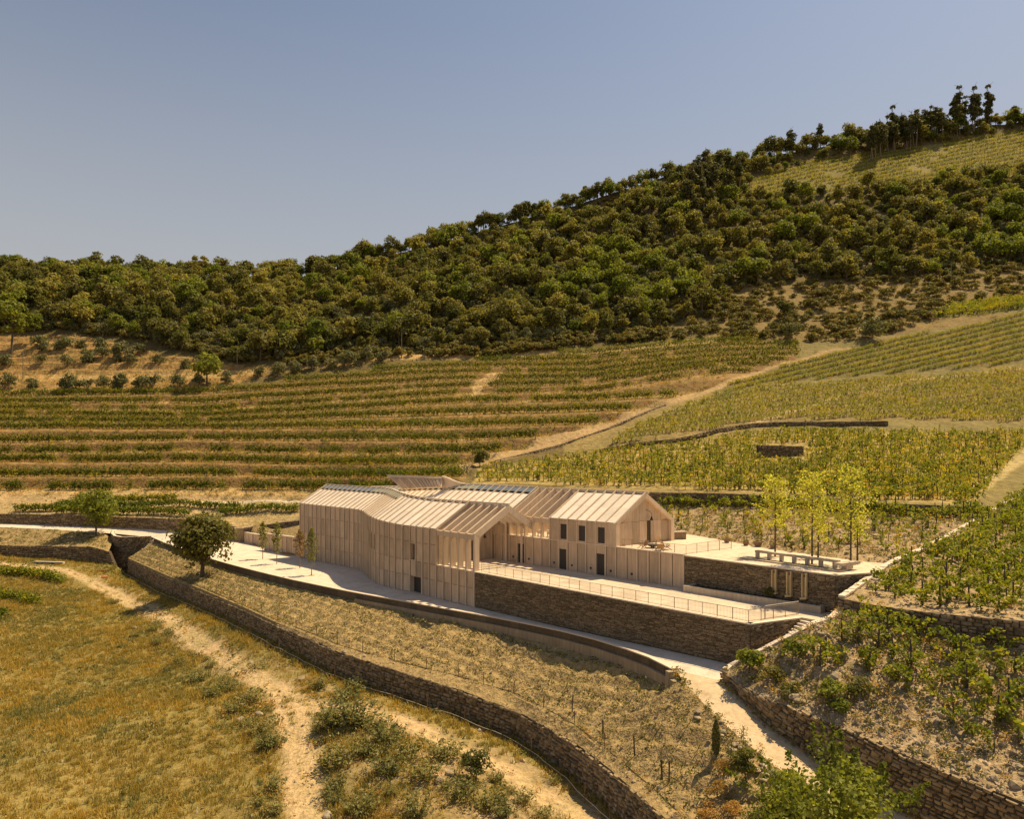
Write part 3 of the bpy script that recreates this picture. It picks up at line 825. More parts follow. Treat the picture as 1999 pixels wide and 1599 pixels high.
    if cap:
        cm = MB(); cw, ch, over = cap
        for i in range(k - 1):
            a, b = top_[i], top_[i + 1]; na, nb_ = nor[i], nor[i + 1]; zz = np.array((0, 0, .004))
            p = [a + na * over + zz, b + nb_ * over + zz, b - nb_ * cw + zz, a - na * cw + zz]
            cm.hexa(p if not flip else p[::-1], [x + (0, 0, ch) for x in (p if not flip else p[::-1])])
        cm.build('coping', M['edge'], root)
    return root

Z = lambda p, z: np.array((p[0], p[1], z))
stone_wall('drystone_wall', 'long curved drystone wall of rough brown stones below the planted slope', TF[:-1], WB[:-1], .50, .27, 'rubble', 'rubble_back', .16, .7, pieces=300, seed=5)
stone_wall('drystone_wall', 'rough stone wall along the edge of the descending dirt road', W5T, W5B, .46, .22, 'rubble', 'rubble_back', .15, .6, pieces=300, seed=6)
stone_wall('drystone_wall', 'stone wall holding up the upper plot, behind the lower vines', W6T, W6B, .55, .24, 'schist', 'rubble_back', .1, .6, seed=7)
stone_wall('drystone_wall', 'long dark wall between stony plot and vineyard behind the winery', W7T, W7B, .7, .3, 'schist', 'schist_back', .1, .6, seed=8)
stone_wall('drystone_wall', 'brown stone wall behind the pale road, left of the round tree', W9T, W9B, .8, .28, 'rubble', 'rubble_back', .1, .6, seed=9)
stone_wall('drystone_wall', 'low stone wall below the planted bank beside the dirt track', W12T, W12B, .8, .36, 'rubble', 'rubble_back', .12, .6, seed=10)
BAS = [W(*p) for p in [(219, 1036, 149.5), (217, 1042, 147), (222, 1047, 144), (236, 1049.5, 142.5), (262, 1049, 142.5), (295, 1047.5, 143.5)]]
BASB = [W(*p) for p in [(219, 1060, 149.5), (216, 1085, 147), (220, 1104, 144), (236, 1108, 142.5), (262, 1102, 142.5), (295, 1066, 143.5)]]
stone_wall('stone_bastion', 'rounded stone bastion with a pale rim jutting below the road', BAS, BASB, .7, .3, 'rubble', 'rubble_back', .1, .5, seed=11, cat='bastion', cap=(.45, .12, .06), step=.8)
TA, TB0 = A0, B0
stone_wall('terrace_wall', 'tall dark schist wall under the lower terrace railing', [Z(A0, -.1), Z(B0, -.1)], [Z(A0 , -4.0), Z(B0, -3.35)], .60, .085, 'schist', 'schist_back', .05, .45, cap=(.5, .1, .06), seed=12, cat='terrace wall')
stone_wall('terrace_wall', 'dark schist wall beside the lower flight of steps', [Z(B0, -.1), Z(B1, -.1)], [Z(B0, -3.35), Z(B1, -2.6)], .62, .105, 'schist', 'schist_back', .05, .45, cap=(.5, .1, .06), seed=13, cat='terrace wall', step=.6)
stone_wall('terrace_wall', 'dark schist wall with three stone spouts above the water basin', [Z(D0, 3.1), Z(E0, 3.1)], [Z(D0, 0), Z(E0, 0)], .62, .105, 'schist', 'schist_back', .05, .45, cap=(.5, .1, .06), seed=14, cat='terrace wall')
stone_wall('terrace_wall', 'short dark schist wall beside the upper flight of steps', [Z(E0, 3.1), Z(E1, 3.1)], [Z(E0, 0), Z(E1, .3)], .62, .105, 'schist', 'schist_back', .05, .45, cap=(.5, .1, .06), seed=15, cat='terrace wall', step=.6)
W8T = [hill(px, y)[0] + (0, 0, 1.0) for px, y in [(1170, 881), (1250, 873), (1320, 864), (1362, 857), (1400, 848), (1437, 839), (1475, 833), (1512, 830), (1600, 831), (1734, 834)]]
W8B = [p - (0, 0, lerpz(i, [(0, .3), (3, .6), (5, 1.15), (8, 1.25), (9, .8)])) for i, p in enumerate(W8T)]
stone_wall('drystone_wall', 'curving dark wall across the vineyard on the right hillside', W8T, W8B, .9, .35, 'schist', 'schist_back', .1, .5, seed=16)
hp = [hill(px, y)[0] for px, y in [(1481, 893), (1569, 888)]]
stone_wall('drystone_wall', 'short dark block of stone wall standing among the vines', [hp[0] + (0, 0, 2.3), hp[1] + (0, 0, 1.6)], [hp[0] - (0, 0, .2), hp[1] - (0, 0, .2)], .7, .3, 'schist', 'schist_back', .1, 2.0, seed=17, cat='stone wall')
rb = [hill(px, y)[0] for px, y in [(960, 906), (1090, 868), (1190, 838), (1262, 806), (1300, 790)]]
stone_wall('road_bank_wall', 'dark low bank wall under the diagonal dirt road', [p + (0, -.6, .25) for p in rb], [p + (0, -.8, -.9) for p in rb], .9, .3, 'rubble', 'rubble_back', .1, .5, seed=18)
# sloping side walls of the stairs
def parapet(name, label, line, w, drop, seed):
    L = resample(line, .55); root = thing(name, label, 'parapet', tuple(L[0])); r = np.random.default_rng(seed); mb = MB(); L = [p - L[0] for p in L]
    nl = off(L, w, 0)
    for i in range(len(L) - 1):
        a, b, c, d = L[i], L[i + 1], nl[i + 1], nl[i]
        dn = np.array((0, 0, -drop)); up = np.array((0, 0, r.uniform(.0, .07)))
        s = MB(); g = .02 * (b - a)
        q = [a + g, b - g, c - g, d + g]
        s.hexa([p + (0, 0, -.12) for p in q], [p + up for p in q]); s.build('coping_stone', M['edge'], root)
        mb.hexa([p + dn for p in (a, b, c, d)], [p + (0, 0, -.125) for p in (a, b, c, d)])
    mb.build('wall_core', M['rubble_back'], root)
    return root
parapet('stair_parapet', 'sloping stone parapet between the lower steps and the lower vines', [p + (0, 0, .1) for p in P1T], .5, 2.2, 3)
parapet('stair_parapet', 'long pale parapet climbing the hill along the upper vineyard', [p + (0, 0, .15) for p in P2T], .5, 2.6, 4)

# kerb wall of the yard
kt = thing('kerb_wall', 'low curved kerb wall with pale rim along the gravel yard', 'kerb wall', tuple(KERB[0]), 0)
def ribbon(front_top, front_bot, back, name, mat, parent, o0):
    mb = MB(); k = len(front_top)
    for i in range(k - 1):
        a, b = front_top[i] - o0, front_top[i + 1] - o0; c, d = front_bot[i] - o0, front_bot[i + 1] - o0; e, f = back[i] - o0, back[i + 1] - o0
        low = lambda p, q: np.array((p[0], p[1], q[2]))
        mb.hexa([c, d, low(f, d), low(e, c)], [a, b, f, e])
    return mb.build(name, mat, parent)
K = resample(KERB, 1.2); Kf = off(K, .35)
ribbon([p + (0, 0, .06) for p in Kf], [p + (0, 0, -1.7 if to_img([p])[0][0] < 720 else -.62) for p in Kf], [p + (0, 0, .06) for p in K], 'wall_face', M['kerb'], kt, KERB[0])
Kc = off(K, .40)
ribbon([p + (0, 0, .16) for p in Kc], [p + (0, 0, .064) for p in Kc], [p + (0, 0, .16) for p in off(K, -.05)], 'coping', M['edge'], kt, KERB[0])
Kx = [p for p in K if to_img([p])[0][0] > 700]; Kg = off(Kx, .62)
ribbon([p + (0, 0, -.58) for p in Kg], [p + (0, 0, -1.9) for p in Kg], [p + (0, 0, -.58) for p in off(Kx, .36)], 'footing', M['footing'], kt, KERB[0])

ke = KERB[-1] - KERB[0]; kd = (KERB[-1] - KERB[-2]); kd[2] = 0; kd /= np.linalg.norm(kd); kn = np.array((kd[1], -kd[0], 0.)); kn = kn if kn[1] < 0 else -kn
mb = MB(); mb.obox(ke - kd * .12 - kn * .15 + ZV * -2.2, kd * .5, kn * 1.0, ZV * 2.22); mb.build('end_block', M['footing'], kt)
mb = MB(); mb.obox(ke + kd * .38 - kn * .05 + ZV * -2.4, kd * .7, kn * .85, ZV * 1.9); mb.build('end_block', M['footing'], kt)
# ------------------------------------------------------------------ ground behind the winery
foot = Region('hill_foot', [G(476, 1059, -4.0), G(560, 1085, -4.0), ra(62, 3, -4.0), ra(45, 10, 2.6), ra(0, 10.3, 3.1), W(1318, 1040, 93.5)] + [W(1290, 982, 108.4) + (0, 0, .1), W7T[0] + (0, .6, -.3)] +
              [W(*p) + (0, .5, -.3) for p in FRONT[10:12][::-1] if True] + [W(*p) + (0, .5, -.3) for p in FRONT[6:10][::-1]], [], 1.5, M['slope'], .1, 2.0, ctl=6)

# ------------------------------------------------------------------ the winery
win = thing('winery_building', 'long pale concrete winery with ribbed walls and pitched glass strip roofs', 'building', tuple(A0))
def wp(mb, name, mat, parent=None):
    me = mb.mesh(name, mat); o = obj(name, me, parent if parent is not None else win)
    me.transform(Matrix.Translation(-Vector(A0))); 
    return o

FCP = [G(*p) for p in [(801.4, 1154.5, -4), (776, 1151, -4), (757.6, 1146, -4), (742, 1141.6, -4), (731, 1136, -4), (722.5, 1130, -4), (717, 1124, -4), (712.5, 1118, -4), (707, 1114.6, -4), (698, 1111.3, -4), (685.7, 1108.5, -4), (656, 1102.3, -4), (621.6, 1096, -4), (587, 1088.5, -4)]]
line = [fa(0, 0, -4), fa(7.34, 0, -4), fa(12.6, 0, -4)] + FCP
sm = [line[0], line[1]] + smooth_line(line[2:], 2)
s1, _ = along(line[:2], 1.468)                   # five open bays
s2, _ = along(sm[1:], 1.47)
FCV = np.concatenate([s1[:-1], s2])
NB = len(FCV) - 1
fs = np.r_[0, np.cumsum(np.linalg.norm(np.diff(FCV[:, :2], axis=0), axis=1))]
lift = np.interp(fs, [0, 14, 24, 34, fs[-1]], [0, .0, .45, .8, 1.0])
EAVE, RIDGE, HALF = 4.22, 7.23, 5.0
def P3(i, z, s=0.0):
    """rib i, height z (eave height grows along the curve), s metres into the building"""
    p = FCV[i] + VV * s; k = (z + 4.0) / (EAVE + 4.0)
    return np.array((p[0], p[1], z + lift[i] * min(k, 1.0)))
def RF(i, s, dz=0.0):
    z = EAVE + (RIDGE - EAVE) * (s / HALF if s <= HALF else 2 - s / HALF)
    p = FCV[i] + VV * s; return np.array((p[0], p[1], z + lift[i] + dz))
def quad_panel(name, c4, n, th, mat, inset=.02, parent=None):
    c4 = [np.asarray(p, float) for p in c4]; ctr = sum(c4) / 4
    q = [p + (ctr - p) / (np.linalg.norm(ctr - p) + 1e-9) * inset for p in c4]
    mb = MB(); mb.prism(q, np.asarray(n) * th); return wp(mb, name, mat, parent)
def outn(a, b):
    d = b - a; n = np.array((d[1], -d[0], 0.)); n /= np.linalg.norm(n) + 1e-9
    return n if np.dot(n, -VV) > 0 else -n
COURSE = [-4.0, -1.93, -.05, 2.32, EAVE]
DEEP = .12
def opening(c4, n, depth, mat_pane, kind='window', skip=-1):
    """a recessed pane with reveals"""
    c4 = [np.asarray(p, float) for p in c4]
    mb = MB(); mb.prism([p - n * depth for p in c4], -n * .03); w = wp(mb, kind, mat_pane)
    fr = MB()
    for side, (a, b) in enumerate(zip(c4, c4[1:] + c4[:1])):
        if side == skip: continue
        d = (b - a); ctr = sum(c4) / 4; inn = ctr - (a + b) / 2; inn /= np.linalg.norm(inn)
        fr.prism([a - n * depth, b - n * depth, b - n * depth - inn * .06, a - n * depth - inn * .06], n * depth * .96)
    wp(fr, 'reveal', M['rib'], w)  # lighter concrete colour imitates sunlight on the reveal sides
    if kind == 'window':
        e = c4[1] - c4[0]; sl = MB(); sl.prism([c4[0] - e * .06, c4[1] + e * .06, c4[1] + e * .06 - n * (depth - .02), c4[0] - e * .06 - n * (depth - .02)], ZV * .06); wp(sl, 'sill', M['edge'], w)
        mu = MB(); ct = (c4[0] + c4[1]) / 2 - n * (depth - .03); mu.bar(ct, ct + (c4[3] - c4[0]), .05); wp(mu, 'mullion', M['stake'], w)
    return w
def holed(c4, n, u0, u1, v0, v1, th=.1, mat=None, pane=None, kind='window', depth=.35, skip=-1):
    """panel with a rectangular hole: pieces round it, then the recessed pane"""
    a, b, c, d = [np.asarray(p, float) for p in c4]
    def at(u, v): return (a * (1 - u) + b * u) * (1 - v) + (d * (1 - u) + c * u) * v
    mb = MB()
    for (x0, x1, y0, y1) in ((0, u0, 0, 1), (u1, 1, 0, 1), (u0, u1, 0, v0), (u0, u1, v1, 1)):
        if x1 - x0 > .01 and y1 - y0 > .01: mb.prism([at(x0, y0), at(x1, y0), at(x1, y1), at(x0, y1)], n * th)
    wp(mb, 'wall_panel', mat or M['concrete'])
    return opening([at(u0, v0) + n * th, at(u1, v0) + n * th, at(u1, v1) + n * th, at(u0, v1) + n * th], n, depth, pane or M['glass'], kind, skip)

# inner wall body, one mesh, behind the panels
def find_bay(px, z):
    for i in range(NB):
        x0 = to_img([P3(i, z)])[0][0]; x1 = to_img([P3(i + 1, z)])[0][0]
        if x1 <= px <= x0: return i
    return -1
win_bay, door_bay = find_bay(806, 1.0), find_bay(814, -3)
slits = {find_bay(x, 1.0) for x in (724, 729, 734)}
print('RIBPX', [(i, round(to_img([P3(i, -3)])[0][0])) for i in range(5, 18)])
for i in range(NB):
    a, b = FCV[i], FCV[i + 1]; n = outn(a, b)
    for c in range(4):
        z0, z1 = COURSE[c], COURSE[c + 1]
        if i < 5 and c >= 2: continue
        c4 = [P3(i, z0), P3(i + 1, z0), P3(i + 1, z1), P3(i, z1)]
        if i == win_bay and c == 2:
            holed(c4, n, .2, .9, .02, .90, depth=.4); continue
        if i in (7, 8) and c == 0:
            holed(c4, n, *((.22, 1.) if i == 7 else (0., .97)), .0, .99, depth=.55, pane=M['dark'], kind='doorway', skip=1 if i == 7 else 3); continue
        if i in slits and c == 2:
            holed(c4, n, .35, .75, .05, .95, depth=.3); continue
        q4 = [c4[0], c4[1] + (c4[0] - c4[1]) * .13, c4[2] + (c4[3] - c4[2]) * .13, c4[3]]; q4 = [q4[0] + ZV * .03, q4[1] + ZV * .03, q4[2], q4[3]]
        quad_panel('wall_panel', q4, n, .1, M['concrete'], .012)
core = MB()
for i in range(NB):
    a, b = FCV[i], FCV[i + 1]; n = outn(a, b)
    zt = -.1 if i < 5 else EAVE
    c = [P3(i, -4.2), P3(i + 1, -4.2), P3(i + 1, zt), P3(i, zt)]
    if i in (7, 8): c = [P3(i, -1.9), P3(i + 1, -1.9), P3(i + 1, -.2), P3(i, -.2)]
    if i == win_bay:
        if i not in (7, 8): core.prism([P3(i, -4.2), P3(i + 1, -4.2), P3(i + 1, -1.9), P3(i, -1.9)], -n * .25)
        c = [P3(i, -1.9), P3(i + 1, -1.9), P3(i + 1, -.05), P3(i, -.05)]
        core.prism(c, -n * .25); c = [P3(i, 2.2), P3(i + 1, 2.2), P3(i + 1, zt), P3(i, zt)]
    core.prism([p - n * .012 for p in c], -n * .25)
core_o = wp(core, 'wall_core', M['schist_back'])  # dark core colour, left showing past shortened panels, imitates shade beside the ribs
# ribs: wall then roof, then the ridge
def rib_wall(p0, p1, n, w=.15, d=.30, name='rib', mat=None):
    mb = MB(); mb.bar(p0 + n * (d / 2 - .1), p1 + n * (d / 2 - .1), w, d, up=n); return wp(mb, name, mat or M['rib'])
for i in range(NB + 1):
    a, b = FCV[max(i - 1, 0)], FCV[min(i + 1, NB)]; n = outn(a, b)
    top = -.02 if i < 5 else EAVE
    rib_wall(P3(i, -1.93 if i == 8 else -4.1), P3(i, top), n)
for i in range(5, NB + 1):
    mb = MB(); up = np.cross(RF(i, 5) - RF(i, 0), UV); up /= np.linalg.norm(up); up = up if up[2] > 0 else -up
    mb.bar(RF(i, -.16, -.02) + up * .1, RF(i, 5.0) + up * .1, .14, .28, up=up); wp(mb, 'roof_rib', M['rib'])
pane_lo, pane_hi = .80, .955
sol_from = 0
for i in range(5, NB):
    def rq(s0, s1, dz): return [RF(i, s0 * 5, dz), RF(i + 1, s0 * 5, dz), RF(i + 1, s1 * 5, dz), RF(i, s1 * 5, dz)]
    c = rq(0, 1, 0); n = np.cross(c[1] - c[0], c[3] - c[0]); n /= np.linalg.norm(n); n = n if n[2] > 0 else -n
    xm = to_img([RF(i, 4.5)])[0][0]
    glazed = xm < 790
    top = .745 if glazed else .93
    quad_panel('roof_panel', rq(0, .46, 0), n, .08, M['roofc'], .012)
    quad_panel('roof_panel', rq(.46, top, 0), n, .08, M['roofc'], .012)
    if glazed:
        quad_panel('roof_recess', rq(top, .99, -.12), n, .03, M['dark'], .0)
        quad_panel('roof_glass', rq(pane_lo, pane_hi, .12), n, .05, M['solar'] if xm < 735 else M['solar_green'], .03)
    else:
        quad_panel('roof_recess', rq(top, .99, -.10), n, .04, M['dark'], .0)
rc = MB()
for i in range(5, NB):
    for s0, s1 in ((0, 5), (5, 8.7)):
        q = [RF(i, s0, -.25), RF(i + 1, s0, -.25), RF(i + 1, s1, -.25), RF(i, s1, -.25)]
        rc.prism(q, (0, 0, .12 if s0 == 0 else .25))
wp(rc, 'roof_deck', M['roofc'])
rd = MB()
for i in range(NB): rd.bar(RF(i, 5, .1), RF(i + 1, 5, .1), .22, .26)
wp(rd, 'ridge_beam', M['edge'])
bk = MB()
for i in range(5, NB): 
    bk.prism([P3(i, -4, 8.7), P3(i + 1, -4, 8.7), RF(i + 1, 8.6), RF(i, 8.6)], VV * .2)
wp(bk, 'back_wall', M['concrete'])
# left end wall and the closed gable under the open frames
def gable(base_i, s0, s1, z0, n, th, name, split=7, door=None, rib=.0, upto=None):
    """upright panels filling a gable at rib base_i"""
    xs = np.linspace(s0, s1, split + 1); out = []
    for a, b in zip(xs[:-1], xs[1:]):
        def zt(s): return RF(base_i, min(s, 9.9), -.55)[2]
        ring = [FCV[base_i] + VV * a, FCV[base_i] + VV * b]
        p = [np.array((ring[0][0], ring[0][1], z0)), np.array((ring[1][0], ring[1][1], z0)), np.array((ring[1][0], ring[1][1], zt(b))), np.array((ring[0][0], ring[0][1], zt(a)))]
        if a < 5 < b:
            m = FCV[base_i] + VV * 5; p.insert(3, np.array((m[0], m[1], zt(5))))
        if door and door[0] < (a + b) / 2 < door[1]:
            q = [x.copy() for x in p]; q[0][2] = q[1][2] = z0 + door[2]
            mb = MB(); mb.prism(q, n * th); wp(mb, 'wall_panel', M['concrete'])
            d4 = [p[0], p[1], q[1], q[0]]; mb = MB(); mb.prism([x - n * .35 for x in d4], -n * .05); wp(mb, 'doorway', M['glass'])
        else:
            ctr = sum(p) / len(p); mb = MB(); mb.prism([x + (ctr - x) * .008 for x in p], n * th); wp(mb, 'wall_panel', M['concrete'])
gable(5, .15, 8.7, 0, UV, .12, 'gable', 8, door=(4.4, 5.5, 2.55))
lw = MB(); LI = NB
lw.prism([P3(LI, -4), P3(LI, -4, 8.7), RF(LI, 8.7), RF(LI, 5), RF(LI, 0)], UV * .25); wp(lw, 'end_wall', M['concrete'])
mb = MB(); up = ZV; mb.bar(RF(LI, -.2, .02) - UV * .1, RF(LI, 5, .02) - UV * .1, .3, .45); mb.bar(RF(LI, 5, .02) - UV * .1, RF(LI, 8.7, .02) - UV * .1, .3, .45); wp(mb, 'verge', M['rib'])
# five open frames of the front wing
for i in range(0, 6):
    o = FCV[i].copy(); o[2] = 0
    def at(s, z): return np.array((o[0] + VV[0] * s, o[1] + VV[1] * s, z))
    w = .24 if i else .30
    e = -UV * w
    base = at(0, 0) - (UV * 0)
    post = [at(-.08, 0), at(.62, 0), at(.62, EAVE - .3), at(-.08, EAVE)]
    if i < 5:
        mb = MB(); mb.prism(post, e); wp(mb, 'frame_post', M['rib'])
    bd = .78
    beam = [at(-.08, EAVE), at(5, RIDGE + .05), at(5, RIDGE - bd - .05), at(.62, EAVE - bd + .30), at(.62, EAVE - .35)]
    mb = MB(); mb.prism([beam[0], beam[1], beam[2], beam[3]], e)
    wp(mb, 'frame_beam', M['rib'])
    se = 8.72 if i > 3 else 9.3
    ze = RIDGE - (se - 5) * (RIDGE - EAVE) / 5
    mb = MB(); mb.prism([at(5.003, RIDGE + .05), at(se, ze + .05), at(se, ze - bd), at(5.003, RIDGE - bd - .05)], e); wp(mb, 'frame_beam', M['rib'])
    if i < 5:
        nx = FCV[i + 1].copy(); nx[2] = 0; j = nx - UV * 0
        a_, b_ = at(.1, EAVE - .40) - UV * w, nx + VV * .1 + ZV * (EAVE - .40)
        mb = MB(); mb.bar(a_, b_, .34, .62); wp(mb, 'eave_beam', M['rib'])
        a_, b_ = at(5, RIDGE - .42) - UV * w, nx + VV * 5 + ZV * (RIDGE - .42)
        mb = MB(); mb.bar(a_, b_, .2, .7); wp(mb, 'ridge_piece', M['rib'])
        a_, b_ = at(7.6, 5.1) - UV * w, nx + VV * 7.6 + ZV * 5.1
sill = MB(); sill.obox(fa(7.34, -.12, -.10), UV * 7.6, VV * .7, ZV * .11); wp(sill, 'sill', M['edge'])
# far inner posts carrying the open roof beside the rear wing
for i in (1, 3, 5):
    o = FCV[i].copy(); o[2] = 0; p = o + VV * 8.3
    mb = MB(); mb.bar(p, p + ZV * (RIDGE - 3.3 * .6 - .7), .2, .25); wp(mb, 'frame_post', M['rib'])

# ---- rear wing
BAYR = 10.06 / 7
LOW, EV, RG = 3.2, 5.72, 8.78
RW0, RW1 = -8.6, 20.2
nR = -VV
def rpt(t, s, z): return ra(t, s, z)
lo_t = [-8.6 + 8.6 / 6 * k for k in range(6)] + [BAYR * k for k in range(0, 15)]
lo_t = [t for t in lo_t if t <= 20.3]
doors_lo = {1: 1, 5: 1, 10: 1}
for k in range(len(lo_t) - 1):
    t0, t1 = lo_t[k], lo_t[k + 1]; bi = k - 6
    c4 = [rpt(t0, 0, 0), rpt(t1, 0, 0), rpt(t1, 0, LOW - .02), rpt(t0, 0, LOW - .02)]
    if bi in (1, 5, 10):
        holed(c4, nR, .14, .92, 0.0, .73, depth=.3, pane=M['door'], kind='door')
    else:
        q4 = [c4[0], c4[1] + (c4[0] - c4[1]) * .11, c4[2] + (c4[3] - c4[2]) * .11, c4[3]]
        quad_panel('wall_panel', q4, nR, .1, M['concrete'], .012)
        if bi in (-2, 0, 2, 4, 6, 9, 11):
            p = rpt((t0 + t1) / 2, -.1, .62); mb = MB(); mb.cyl(p, p - VV * .06, .13, 12); wp(mb, 'wall_light', M['blackmetal'])
for k, t in enumerate(lo_t):
    rib_wall(rpt(t, 0, -.05), rpt(t, 0, LOW), nR, .14, .26)
mb = MB(); mb.prism([rpt(-8.6, .013, -.1), rpt(20.2, .013, -.1), rpt(20.2, .013, LOW - .3), rpt(-8.6, .013, LOW - .3)], VV * .3); wp(mb, 'wall_core', M['dark'])  # dark colour in the panel gaps stands in for shade beside the ribs
mb = MB(); mb.obox(rpt(-8.65, -.16, LOW + .004), -UV * (8.65 + 20.3), VV * .5, ZV * .1); wp(mb, 'parapet_edge', M['edge'])
# upper wall with three windows
for k in range(7):
    t0, t1 = BAYR * k, BAYR * (k + 1); c4 = [rpt(t0, 0, LOW + .1), rpt(t1, 0, LOW + .1), rpt(t1, 0, EV), rpt(t0, 0, EV)]
    if k in (1, 3, 5): holed(c4, nR, .10, .80, .04, .78, depth=.45)
    else: quad_panel('wall_panel', c4, nR, .1, M['concrete'], .012)
for k in range(12, 22):
    t0, t1 = BAYR * k + (.36 if k == 12 else 0), BAYR * (k + 1)
    quad_panel('wall_panel', [rpt(t0, 0, LOW + .1), rpt(t1, 0, LOW + .1), rpt(t1, 0, EV), rpt(t0, 0, EV)], nR, .1, M['concrete'], .03)
for k in range(8): rib_wall(rpt(BAYR * k, 0, LOW + .1), rpt(BAYR * k, 0, EV), nR, .14, .26)
def RR(t, s, dz=0., rg=None):
    rgz = RG if rg is None else rg
    z = EV + (rgz - EV) * (s / 5 if s <= 5 else 2 - s / 5); return ra(t, s, z + dz)
def roof_bay(t0, t1, glazed, mat=None, l0=0., l1=0.):
    def rq(a, b, dz): return [RR(t0, a * 5, dz + l0), RR(t1, a * 5, dz + l1), RR(t1, b * 5, dz + l1), RR(t0, b * 5, dz + l0)]
    c = rq(0, 1, 0); n = np.cross(c[1] - c[0], c[3] - c[0]); n /= np.linalg.norm(n); n = n if n[2] > 0 else -n
    top = .745 if glazed else .93
    quad_panel('roof_panel', rq(0, .46, 0), n, .08, M['roofc'], .012); quad_panel('roof_panel', rq(.46, top, 0), n, .08, M['roofc'], .012)
    if glazed:
        quad_panel('roof_recess', rq(top, .99, -.12), n, .03, M['dark'], .0); quad_panel('roof_glass', rq(pane_lo, pane_hi, .12), n, .05, glazed, .03)
    else: quad_panel('roof_recess', rq(top, .99, -.1), n, .04, M['dark'], .0)
def roof_rib(t, l=0., name='roof_rib', d=.28):
    c = RR(t, 5) - RR(t, 0); up = np.cross(c, UV); up /= np.linalg.norm(up); up = up if up[2] > 0 else -up
    mb = MB(); mb.bar(RR(t, -.16, -.02 + l) + up * (.24 - d / 2), RR(t, 5, l) + up * (.24 - d / 2), .14, d, up=up); wp(mb, name, M['rib'])
for k in range(7): roof_bay(BAYR * k, BAYR * (k + 1), None)
for k in range(0, 8): roof_rib(BAYR * k)
for k in range(8, 13): roof_rib(BAYR * k, 0, 'frame_beam', .75)
# deep roof far along the rear wing, its line drooping towards the far end
tl = [BAYR * 12.25 + BAYR * k for k in range(0, 30)]
def dl(t): return float(np.interp(t, [17, 30, 36, 42, 50, 62], [.1, .2, .15, -.1, -.55, -.9]))
for a, b in zip(tl[:-1], tl[1:]):
    xm = to_img([RR(a, 4.5)])[0][0]
    roof_bay(a, b, M['solar'] if xm > 938 else M['solar_green'], None, dl(a), dl(b))
for t in tl: roof_rib(t, dl(t))
mb = MB()
for a, b in zip([-.3] + [BAYR * k for k in range(1, 13)], [BAYR * k for k in range(1, 13)] + [tl[0]]): mb.bar(RR(a, 5, .12), RR(b, 5, .12), .22, .26)
for a, b in zip(tl[:-1], tl[1:]): mb.bar(RR(a, 5, .12 + dl(a)), RR(b, 5, .12 + dl(b)), .22, .26)
wp(mb, 'ridge_beam', M['edge'])
mb = MB()
for t0, t1 in ((.3, BAYR * 7), (tl[0], tl[-1])):
    l0, l1 = (0, 0) if t0 < 1 else (dl(t0), dl(t1))
    for s0, s1 in ((0, 5), (5, 10)):
        mb.prism([RR(t0, s0, -.3 + l0), RR(t1, s0, -.3 + l1), RR(t1, s1, -.3 + l1), RR(t0, s1, -.3 + l0)], (0, 0, .12 if s0 == 0 else .3))
wp(mb, 'roof_deck', M['roofc'])
mb = MB(); mb.prism([rpt(.4, .012, LOW), rpt(BAYR * 7, .012, LOW), rpt(BAYR * 7, .012, EV - .1), rpt(.4, .012, EV - .1)], VV * .03); 
core2 = wp(mb, 'wall_core', M['dark'])
mb = MB(); mb.obox(rpt(.5, 9.8, LOW), -UV * 9.5, VV * .2, ZV * 2.5); mb.obox(rpt(17.6, 9.8, LOW), -UV * 42, VV * .2, ZV * 2.3); mb.obox(rpt(20.3, .2, LOW - 3), -UV * 39, VV * .2, ZV * 5.3); wp(mb, 'back_wall', M['concrete'])
# inner end walls of the open court
for t, d in ((BAYR * 7, -1), (tl[0], 1)):
    mb = MB(); mb.prism([rpt(t, .1, LOW), rpt(t, 9.9, LOW), RR(t, 9.9, -.35), RR(t, 5, -.35), RR(t, .1, -.35)], UV * .2 * d); wp(mb, 'inner_gable', M['concrete'])
for k in range(8, 13):
    mb = MB(); mb.bar(rpt(BAYR * k, .05, LOW + .1), rpt(BAYR * k, .05, EV - .1), .2, .45, up=VV); wp(mb, 'frame_post', M['rib'])
    mb = MB(); mb.bar(rpt(BAYR * k, 9.9, LOW + .1), rpt(BAYR * k, 9.9, EV - .1), .2, .45, up=VV); wp(mb, 'frame_post', M['rib'])
    mb = MB(); mb.bar(RR(BAYR * k, 5, -.1), RR(BAYR * k, 10, -.1), .14, .7); wp(mb, 'frame_beam', M['rib'])
for k in range(7, 12):
    mb = MB(); mb.bar(rpt(BAYR * k + .1, .02, EV - .32), rpt(BAYR * (k + 1) - .1, .02, EV - .32), .3, .55); wp(mb, 'eave_beam', M['rib'])
